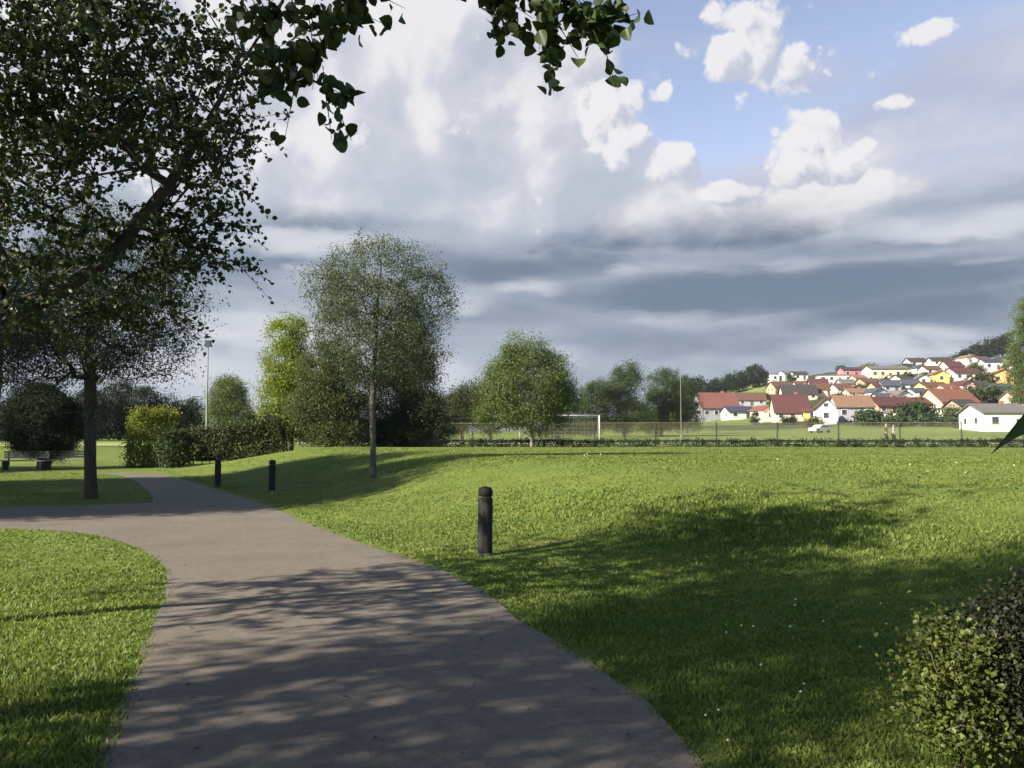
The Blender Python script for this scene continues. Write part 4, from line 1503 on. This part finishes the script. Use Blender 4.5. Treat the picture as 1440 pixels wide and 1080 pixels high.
def house(key, label, px, base_py, w_px, wall_px, roof_px, wc, rc, kind='gable', rz=0.0, Y=None, depth=None, wins=None, name='house'):
    """w_px/wall_px/roof_px: how large the house shows in the photo; metres follow from its distance"""
    p = ground_hit(px, base_py, 120, 900)
    if p is None or p.y > 560 or Y:
        Y = Y or 440
        q = at(px, base_py, Y)
        p = on_land(q.x, Y)
    k = p.y / F
    w = max(w_px * k, 4.0); hw = max(wall_px * k, 2.2); hr = roof_px * k
    d = depth or min(max(7.5, w * .75), 12.0)
    t = thing(name, label, 'house', p, rz, 'houses of the village on the slope')
    HOUSES[key] = (t, p, w, d, hw, hr)
    wm = wall_mat(wc); rm = roof_mat(rc)
    x0, x1 = -w / 2, w / 2
    y0, y1 = -d / 2, d / 2
    ov = .45
    if kind == 'front':                           # gable end faces the park
        pts = [(x0, y0, -2.5), (x1, y0, -2.5), (x1, y0, hw), (0, y0, hw + hr), (x0, y0, hw)]
        MB().prism(pts, (0, 0, 0), (0, d, 0)).build('wall', wm, t)
        sl = hr / (w / 2)
        th = .22
        r = MB()
        for s in (-1, 1):
            a = (0, hw + hr + .02); bq = (s * (w / 2 + ov), hw - sl * ov + .02)
            r.prism([(a[0], y0 - ov, a[1]), (bq[0], y0 - ov, bq[1]), (bq[0], y0 - ov, bq[1] + th), (a[0], y0 - ov, a[1] + th)], (0, 0, 0), (0, d + 2 * ov, 0))
        rf = r.build('roof', rm, t)
    elif kind == 'flat':
        MB().box(x0, y0, -2.5, x1, y1, hw).build('wall', wm, t)
        rf = MB().box(x0 - .25, y0 - .25, hw + .003, x1 + .25, y1 + .25, hw + .3).build('roof', rm, t)
    elif kind == 'hip':
        MB().box(x0, y0, -2.5, x1, y1, hw).build('wall', wm, t)
        e = min(d / 2, w * .3)
        V = [(x0 - ov, y0 - ov, hw - .05), (x1 + ov, y0 - ov, hw - .05), (x1 + ov, y1 + ov, hw - .05), (x0 - ov, y1 + ov, hw - .05),
             (x0 - ov, y0 - ov, hw + .1), (x1 + ov, y0 - ov, hw + .1), (x1 + ov, y1 + ov, hw + .1), (x0 - ov, y1 + ov, hw + .1), (x0 + e, 0, hw + hr), (x1 - e, 0, hw + hr)]
        rf = MB().add(V, [(3, 2, 1, 0), (0, 1, 5, 4), (1, 2, 6, 5), (2, 3, 7, 6), (3, 0, 4, 7), (4, 5, 9, 8), (5, 6, 9), (6, 7, 8, 9), (7, 4, 8)]).build('roof', rm, t)
    else:                                         # eaves face the park
        pts = [(x0, y0, -2.5), (x0, y1, -2.5), (x0, y1, hw), (x0, 0, hw + hr), (x0, y0, hw)]
        MB().prism(pts, (0, 0, 0), (w, 0, 0)).build('wall', wm, t)
        sl = hr / (d / 2); th = .22
        r = MB()
        for s in (-1, 1):
            a = (0, hw + hr + .02); bq = (s * (d / 2 + ov), hw - sl * ov + .02)
            r.prism([(x0 - ov, a[0], a[1]), (x0 - ov, bq[0], bq[1]), (x0 - ov, bq[0], bq[1] + th), (x0 - ov, a[0], a[1] + th)], (0, 0, 0), (w + 2 * ov, 0, 0))
        rf = r.build('roof', rm, t)
    if kind != 'flat' and w > 6:
        cx = w * .22
        zr = hw + hr * .75
        MB().box(cx - .35, -.35 + d * .08, hw + .2, cx + .35, .35 + d * .08, hw + hr + .8).build('chimney', M_CHIM, rf)
    # windows with frames, and a door
    rows = max(1, int(hw / 2.7)) if hw > 2.0 else 1
    cols = wins or max(1, int(w / 2.9))
    fl = hw / rows
    for rr in range(rows):
        for c in range(cols):
            cx = x0 + w * (c + .5) / cols
            ww = min(1.25, w / cols * .5); wh = min(1.35, fl * .5)
            zb = rr * fl + fl * .34
            if rr == 0 and c == cols // 2 and cols > 1:
                MB().box(cx - .5, y0 - .05, .02, cx + .5, y0 - .002, min(2.1, fl * .8)).build('door', M_DOOR, t)
                continue
            fr = MB()
            e = .10
            fr.box(cx - ww / 2 - e, y0 - .09, zb - e, cx - ww / 2, y0 - .002, zb + wh + e).box(cx + ww / 2, y0 - .09, zb - e, cx + ww / 2 + e, y0 - .002, zb + wh + e)
            fr.box(cx - ww / 2, y0 - .09, zb - e, cx + ww / 2, y0 - .002, zb).box(cx - ww / 2, y0 - .09, zb + wh, cx + ww / 2, y0 - .002, zb + wh + e)
            wo = fr.build('window', M_FRAME, t)
            MB().box(cx - ww / 2, y0 - .04, zb, cx + ww / 2, y0 - .003, zb + wh).build('pane', M_PANE, wo)
    if kind == 'front' and hr > 1.6:
        zb = hw + hr * .12
        wo = MB().box(-.62, y0 - .07, zb - .08, .62, y0 - .002, zb + min(1.2, hr * .45)).build('window', M_FRAME, t)
        MB().box(-.52, y0 - .09, zb, .52, y0 - .072, zb + min(1.1, hr * .45 - .1)).build('pane', M_PANE, wo)
    # side windows catch the eye from the left
    if w > 7:
        for s in (-1,):
            for yy in (-.22, .22):
                wo = MB().box(x0 - .07, yy * d - .6, fl * .34, x0 - .002, yy * d + .6, fl * .34 + min(1.3, fl * .5)).build('window', M_FRAME, t)
                MB().box(x0 - .09, yy * d - .5, fl * .34 + .1, x0 - .072, yy * d + .5, fl * .34 + min(1.2, fl * .5 - .1)).build('pane', M_PANE, wo)
    return t


H = house
# bottom row, left to right
H('longred', 'long grey-walled building with a pinkish red roof at the left foot of the village', 1006, 589, 54, 15, 21, W_GREY, R_RED, rz=.12, depth=11)
H('shed', 'small white shed at the left corner of the grey red-roofed building', 983, 588, 13, 8, 4, W_WHITE, R_GRY, rz=.1)
H('bluewhite', 'low white house with a dark blue roof right of the grey red-roofed building', 1037, 589, 36, 9, 7, W_WHITE, R_BLU, rz=.1)
H('brownsmall', 'pale house with a brown-red roof above the low blue-roofed one', 1055, 571, 38, 8, 10, W_GREY, R_BRN, rz=-.1)
H('pinkgable', 'pinkish white house end with a brown-red surround left of the big maroon roof', 1075, 592, 24, 15, 6, (.70, .56, .50), R_TER, 'front', rz=.2)
H('maroon', 'house with a very large maroon roof left of the tall white gable', 1110, 592, 46, 8, 25, W_BEIGE, R_MAR, rz=-.15, depth=12)
H('tallwhite', 'tall white gabled house at the foot of the village facing the field', 1160, 596, 27, 22, 12, W_WHITE, R_BRN, 'front', rz=-.25)
H('ochrewing', 'low ochre house joined left of the tall white gable', 1138, 591, 22, 12, 6, W_OCH, R_BRN, rz=-.1)
H('longbrown', 'long grey house with a brown roof right of the tall white gable', 1196, 590, 48, 17, 16, W_GREY, R_TAN, rz=-.1, depth=11)
H('redbrown', 'tan house with a dark red-brown roof in the middle of the bottom row', 1247, 583, 48, 12, 12, W_TAN, R_MAR, rz=.15)
H('hut', 'tiny white hut in front of the tan red-brown roofed house', 1265, 594, 15, 7, 3, W_WHITE, R_GRY, 'flat')
H('terracotta', 'house under a broad terracotta roof amid the shrubs on the right', 1332, 578, 54, 8, 19, W_SALM, R_TER, rz=.12, depth=12)
H('whitecube', 'small white flat house below the broad terracotta roof', 1326, 588, 16, 10, 2, W_WHITE, R_GRY, 'flat')
H('bigwhite', 'large white house with a grey-brown roof at the right foot of the village', 1398, 605, 62, 24, 12, W_WHITE, R_GRY, rz=-.08, depth=11)
H('creamedge', 'cream house with an orange roof at the right edge of the picture', 1434, 572, 34, 9, 9, W_CREAM, R_ORB, rz=.05)
# middle rows
H('darkroof', 'house with a wide dark brown roof above the big maroon roof', 1122, 563, 46, 6, 13, W_BEIGE, R_DRK, rz=-.12)
H('pinkbeige', 'pink-beige house with a brown roof above the tall white gable', 1162, 557, 36, 9, 8, (.66, .48, .40), R_BRN, rz=-.1)
H('beige', 'long beige house right of the pink-beige one', 1203, 562, 28, 9, 6, W_BEIGE, R_TAN)
H('greywhite', 'grey-white house between the long beige one and the slate roofs', 1229, 561, 18, 9, 5, (.5, .5, .53), R_SLT, 'front', rz=.2)
H('slatewhite', 'white house with a slate roof in the middle of the slope', 1279, 550, 22, 8, 7, W_WHITE, R_SLT, rz=-.2)
H('greyroof', 'white house with a grey roof above the tan red-brown roofed house', 1262, 567, 20, 11, 6, (.70, .68, .70), R_GRY, 'front', rz=.2)
H('yellow', 'long bright yellow house on the right of the slope', 1309, 554, 34, 10, 6, W_YEL, R_BRN, rz=.1)
H('ochre', 'upright ochre yellow house above the long bright yellow one', 1319, 539, 21, 12, 5, W_OCH, R_TAN, 'front', rz=-.1)
H('pink', 'pink house with a maroon roof right of the yellow ones', 1353, 554, 21, 12, 6, W_PINK, R_MAR, 'front', rz=.15)
H('salmon', 'salmon house squeezed between the yellow and the pink house', 1331, 556, 19, 8, 5, W_SALM, R_RED)
H('whitelong', 'long white house with a maroon roof above the pink house', 1353, 536, 38, 11, 7, (.76, .70, .68), R_MAR, rz=.1)
H('orange', 'orange house with an orange-brown roof below the ridge wood', 1406, 540, 26, 13, 6, W_ORA, R_ORB, 'front', rz=-.2)
H('tanrow', 'tan house with a brown roof below the red-fronted building', 1221, 547, 26, 8, 6, W_TAN, R_BRN, rz=.15)
H('drabsmall', 'small drab brown house left of the tan one below the red-fronted building', 1189, 548, 20, 7, 6, (.33, .27, .22), R_GRY)
H('slateroof', 'dark house with a slate blue roof in the middle of the slope', 1250, 552, 24, 6, 8, W_GREY, R_SLT, rz=-.1)
H('palelong', 'low pale long house above the wide dark brown roof', 1134, 548, 34, 6, 4, (.66, .56, .52), R_BRN, rz=-.15)
H('palegreen', 'pale green-grey house between the slate roofs and the yellow house', 1288, 561, 19, 8, 5, W_PGRN, R_SLT)
H('blueshed', 'dark teal blue house among the trees on the right', 1404, 555, 24, 9, 5, W_BLUE, R_SLT)
# upper rows
H('flatwhite', 'long flat-roofed white building on the upper left of the slope', 1172, 539, 44, 10, 1, W_WHITE, R_GRY, 'flat', rz=-.15)
H('redfront', 'building with a crimson pink front near the top of the slope', 1200, 531, 36, 10, 4, W_ROSE, R_DRK, rz=-.05)
H('creamrow', 'long cream apartment row near the top of the slope', 1245, 533, 52, 13, 5, W_CREAM, R_GRY, rz=-.05)
H('creamsmall', 'small cream house tucked under the right end of the cream apartment row', 1258, 540, 16, 8, 4, (.74, .70, .55), R_TAN)
H('tipwhite', 'white house with a dark roof on the left end of the ridge', 1123, 535, 19, 8, 4, W_WHITE, R_DRK)
H('tipwhite2', 'white house with a grey roof left of the dark-roofed ridge house', 1105, 534, 16, 8, 4, W_WHITE, R_GRY, rz=.2)
H('tipwhite3', 'narrow white house beside the ridge wood at the left end of the village', 1087, 537, 11, 10, 3, W_WHITE, R_GRY, 'flat')
H('ridgegrey', 'light grey house on the ridge above the cream apartment row', 1287, 516, 24, 7, 5, (.48, .48, .48), R_DRK)
H('ridgewhite', 'low white house on the ridge with a dark roof, right of the light grey one', 1320, 515, 26, 7, 5, W_WHITE, R_DRK, rz=-.1)
H('twinwhite', 'white house just below the light grey ridge house', 1291, 525, 14, 7, 4, W_WHITE, R_SLT, 'front')
H('brightwhite', 'bright white house below the low white ridge house', 1307, 528, 20, 8, 5, (.80, .78, .80), R_BRN)
H('maroonridge', 'house with a maroon roof in front of the low white ridge house', 1338, 524, 24, 5, 8, W_BEIGE, R_MAR, rz=.1)
H('woodwhite', 'white house directly under the left end of the ridge wood', 1361, 514, 21, 10, 4, W_WHITE, R_TAN, 'front', rz=.2)
H('bluewood', 'white house with a blue-grey roof under the middle of the ridge wood', 1392, 521, 24, 11, 5, W_WHITE, R_BLU, rz=-.1)
H('edgewhite', 'small white house in front of the tall tree at the right edge', 1428, 522, 11, 9, 4, W_WHITE, R_BRN, 'front')

# houses packed in between
H('fillA', 'brown-roofed house behind the wide dark brown roof', 1096, 553, 26, 6, 8, W_TAN, R_BRN, rz=.2)
H('fillB', 'grey house with a maroon roof between the pink-beige house and the long flat white building', 1150, 548, 24, 6, 7, (.4, .34, .30), R_MAR, rz=-.2)
H('fillC', 'pale house with a dark brown roof right of the pink-beige house', 1182, 556, 22, 7, 7, (.6, .52, .45), R_BRN, rz=.1)
H('fillD', 'brown-roofed tan house between the drab brown house and the slate blue roof', 1234, 553, 18, 6, 6, W_TAN, R_MAR)
H('fillE', 'dark-roofed cream house above the white slate-roofed house', 1268, 542, 20, 7, 6, W_CREAM, R_DRK, rz=.2)
H('fillF', 'grey-roofed white house left of the upright ochre house', 1294, 541, 18, 8, 5, W_WHITE, R_GRY, 'front', rz=-.1)
H('fillG', 'maroon-roofed beige house above the dark teal blue house', 1381, 541, 24, 8, 7, W_BEIGE, R_MAR, rz=.1)
H('fillH', 'brown house behind the pink house and the dark trees', 1374, 552, 20, 8, 6, (.35, .22, .16), R_DRK)
H('fillI', 'dark-roofed tan house left of the large white house behind the shrubs', 1352, 584, 26, 10, 9, (.30, .22, .17), R_DRK, rz=.1)
H('fillJ', 'brown house half hidden behind the broad dark tree', 1290, 580, 30, 10, 9, (.34, .24, .18), R_MAR, rz=-.1)
H('fillK', 'slate-roofed grey house left of the white grey-roofed house', 1240, 570, 22, 7, 6, (.4, .4, .42), R_SLT)
H('fillL', 'small beige house below the crimson-fronted building', 1206, 540, 16, 6, 4, W_BEIGE, R_TAN)
H('fillM', 'white house with a brown roof at the right end of the ridge below the wood', 1378, 513, 16, 7, 4, (.7, .68, .64), R_BRN)
H('fillN', 'light stone house with a dark roof between the cream apartment row and the ridge', 1276, 524, 16, 7, 5, (.52, .50, .46), R_DRK)

# ------------------------------------------------------------------ garden trees, each by its house
GARD = 'garden trees among the village houses'


def garden_tree(label, px, base_py, w_px, h_px, m, seed, Y=None, n=46, leaf=None, name='garden_tree'):
    p = ground_hit(px, base_py, 100, 900)
    if p is None or p.y > 560 or Y:
        Y = Y or 450
        q = at(px, base_py, Y); p = on_land(q.x, Y)
    k = p.y / F
    w = w_px * k; h = h_px * k
    g = np.random.default_rng(seed)
    bl = [(0, 0, h * .55, w * .45, w * .45, h * .40, 1.), (g.normal(0, w * .12), 0, h * .8, w * .3, w * .3, h * .2, .6), (w * .25, 0, h * .4, w * .28, w * .3, h * .25, .5), (-w * .25, 0, h * .42, w * .28, w * .3, h * .25, .5)]
    return tree(name, label, p, [(0, 0, 0), (0, 0, h * .3), (0, 0, h * .7)], bl, max(.1, w * .04), leaf or max(.35, w * .10), n, 26, w * .11, m, None, GARD, seed=seed, limbs=False, step=2.0)


for i, (px, bp, w, h, m, lb) in enumerate([
    (1290, 597, 52, 30, M_LEAF_DARK, 'broad dark tree between the tiny white hut and the small white flat house'),
    (1262, 600, 40, 14, M_LEAF_HILL, 'low dark shrubbery tree right in front of the tiny white hut'),
    (1225, 598, 44, 16, M_LEAF_HILL, 'low dark tree in front of the long grey brown-roofed house'),
    (1345, 592, 34, 18, M_LEAF_OLIVE, 'olive tree right of the small white flat house'),
    (1312, 600, 36, 16, M_LEAF_HILL, 'dark shrub tree under the small white flat house'),
    (1350, 602, 30, 14, M_LEAF_HILL, 'dark shrub tree at the left corner of the large white house'),
    (1372, 570, 40, 26, M_LEAF_BROWN, 'brownish tree above the large white house'),
    (1395, 566, 38, 20, M_LEAF_DARK, 'dark tree just below the dark teal blue house'),
    (1382, 547, 34, 22, M_LEAF_DARK, 'dark tree left of the dark teal blue house'),
    (1360, 574, 22, 20, M_LEAF_PURPLE, 'dark reddish tree right of the broad terracotta roof'),
    (1300, 572, 20, 14, M_LEAF_DARK, 'dark tree left of the broad terracotta roof'),
    (1145, 600, 26, 11, M_LEAF_OLIVE, 'low olive tree in front of the low ochre house'),
    (1110, 597, 22, 9, M_LEAF_DARK, 'low dark bush tree under the very large maroon roof'),
    (1062, 598, 14, 20, M_LEAF_HILL, 'narrow tree left of the pinkish house end'),
    (1180, 566, 26, 10, M_LEAF_HILL, 'small tree between the tall white gable and the long beige house'),
    (1215, 575, 20, 10, M_LEAF_BROWN, 'brownish tree behind the long grey brown-roofed house'),
    (1240, 568, 18, 14, M_LEAF_DARK, 'dark tree between the grey-white house and the white grey-roofed house'),
    (1212, 553, 22, 12, M_LEAF_HILL, 'tree between the drab brown house and the tan one'),
    (1275, 541, 24, 16, M_LEAF_DARK, 'dark tree above the white slate-roofed house'),
    (1272, 529, 12, 18, M_LEAF_DARK, 'upright dark tree at the right end of the cream apartment row'),
    (1300, 537, 22, 12, M_LEAF_DARK, 'dark tree left of the upright ochre house'),
    (1148, 541, 20, 10, M_LEAF_HILL, 'dark tree left of the long flat-roofed white building'),
    (1112, 538, 14, 12, M_LEAF_DARK, 'dark tree between the two white houses on the left end of the ridge'),
    (1222, 523, 26, 9, M_LEAF_OLIVE, 'olive tree behind the left end of the cream apartment row'),
    (1183, 524, 14, 10, M_LEAF_DARK, 'dark tree left of the crimson-fronted building'),
    (1372, 524, 22, 12, M_LEAF_OLIVE, 'olive tree between the two white houses under the ridge wood'),
    (1342, 510, 14, 10, M_LEAF_DARK, 'dark tree right of the low white ridge house'),
    (1414, 528, 14, 16, M_LEAF_BROWN, 'brownish tree left of the small white house at the right edge'),
    (1098, 560, 14, 12, M_LEAF_HILL, 'small tree left of the wide dark brown roof'),
    (1078, 563, 12, 10, M_LEAF_DARK, 'dark tree right of the pale house with the brown-red roof'),
    (1245, 541, 18, 9, M_LEAF_BROWN, 'brownish tree below the long cream apartment row'),
    (975, 590, 18, 16, M_LEAF_DARK, 'dark tree left of the small white shed')]):
    garden_tree(lb, px, bp, w, h, m, 300 + i)

# wood on the ridge: each tree by itself
for i, (px, bp, w, h, Y, lb) in enumerate([
    (962, 552, 26, 34, 400, 'leftmost big tree of the dark wood on the left ridge'),
    (985, 552, 30, 36, 405, 'second big tree of the dark wood on the left ridge'),
    (1008, 549, 24, 28, 410, 'lower tree in the dip of the dark wood on the left ridge'),
    (1026, 546, 26, 28, 415, 'rounded tree in the middle of the dark wood on the left ridge'),
    (1044, 544, 24, 26, 420, 'tree left of the tallest one in the dark wood on the left ridge'),
    (1062, 541, 30, 30, 425, 'tallest rounded tree near the right end of the dark left ridge wood'),
    (1074, 539, 14, 20, 430, 'last small tree at the right end of the dark left ridge wood')]):
    garden_tree(lb, px, bp, w, h, M_LEAF_PINE, 400 + i, Y=Y, n=90, name='ridge_tree')['group'] = 'dark wood on the left ridge'
for i, (px, bp, w, h, Y, lb) in enumerate([
    (1358, 503, 20, 16, 470, 'leftmost tree of the dark wood on the right ridge'),
    (1374, 503, 24, 22, 470, 'second tree of the dark wood on the right ridge'),
    (1392, 505, 26, 28, 470, 'middle tree of the dark wood on the right ridge'),
    (1410, 508, 26, 34, 470, 'tall tree of the dark right ridge wood beside the edge tree'),
    ]):
    garden_tree(lb, px, bp, w, h, M_LEAF_PINE, 420 + i, Y=Y, n=90, name='ridge_tree')['group'] = 'dark wood on the right ridge'
crown_tree('edge_tree', 'tall green tree cut by the right edge of the picture above the cream house', 1446, 575, 215,
           [(1440, 540, 22, 34, 1.), (1440, 480, 20, 34, 1.), (1450, 430, 20, 26, .8), (1428, 510, 14, 22, .6), (1432, 445, 10, 14, .4), (1470, 500, 40, 80, 1.)], .5, 330, 34, .9, M_LEAF_MID, 440, r=.35)


# ------------------------------------------------------------------ the air between here and the hill
def haze():
    m, nt, out = new_mat('thin_haze')
    v = nt.n('ShaderNodeVolumePrincipled')
    v.inputs['Color'].default_value = (.80, .86, .95, 1)
    v.inputs['Density'].default_value = .00010
    v.inputs['Anisotropy'].default_value = .1
    nt.t.links.new(v.outputs[0], out.inputs['Volume'])
    o = MB().box(-1500, -120, -6, 1500, 1700, 75).build('haze', m)
    props(o, kind='stuff')


haze()
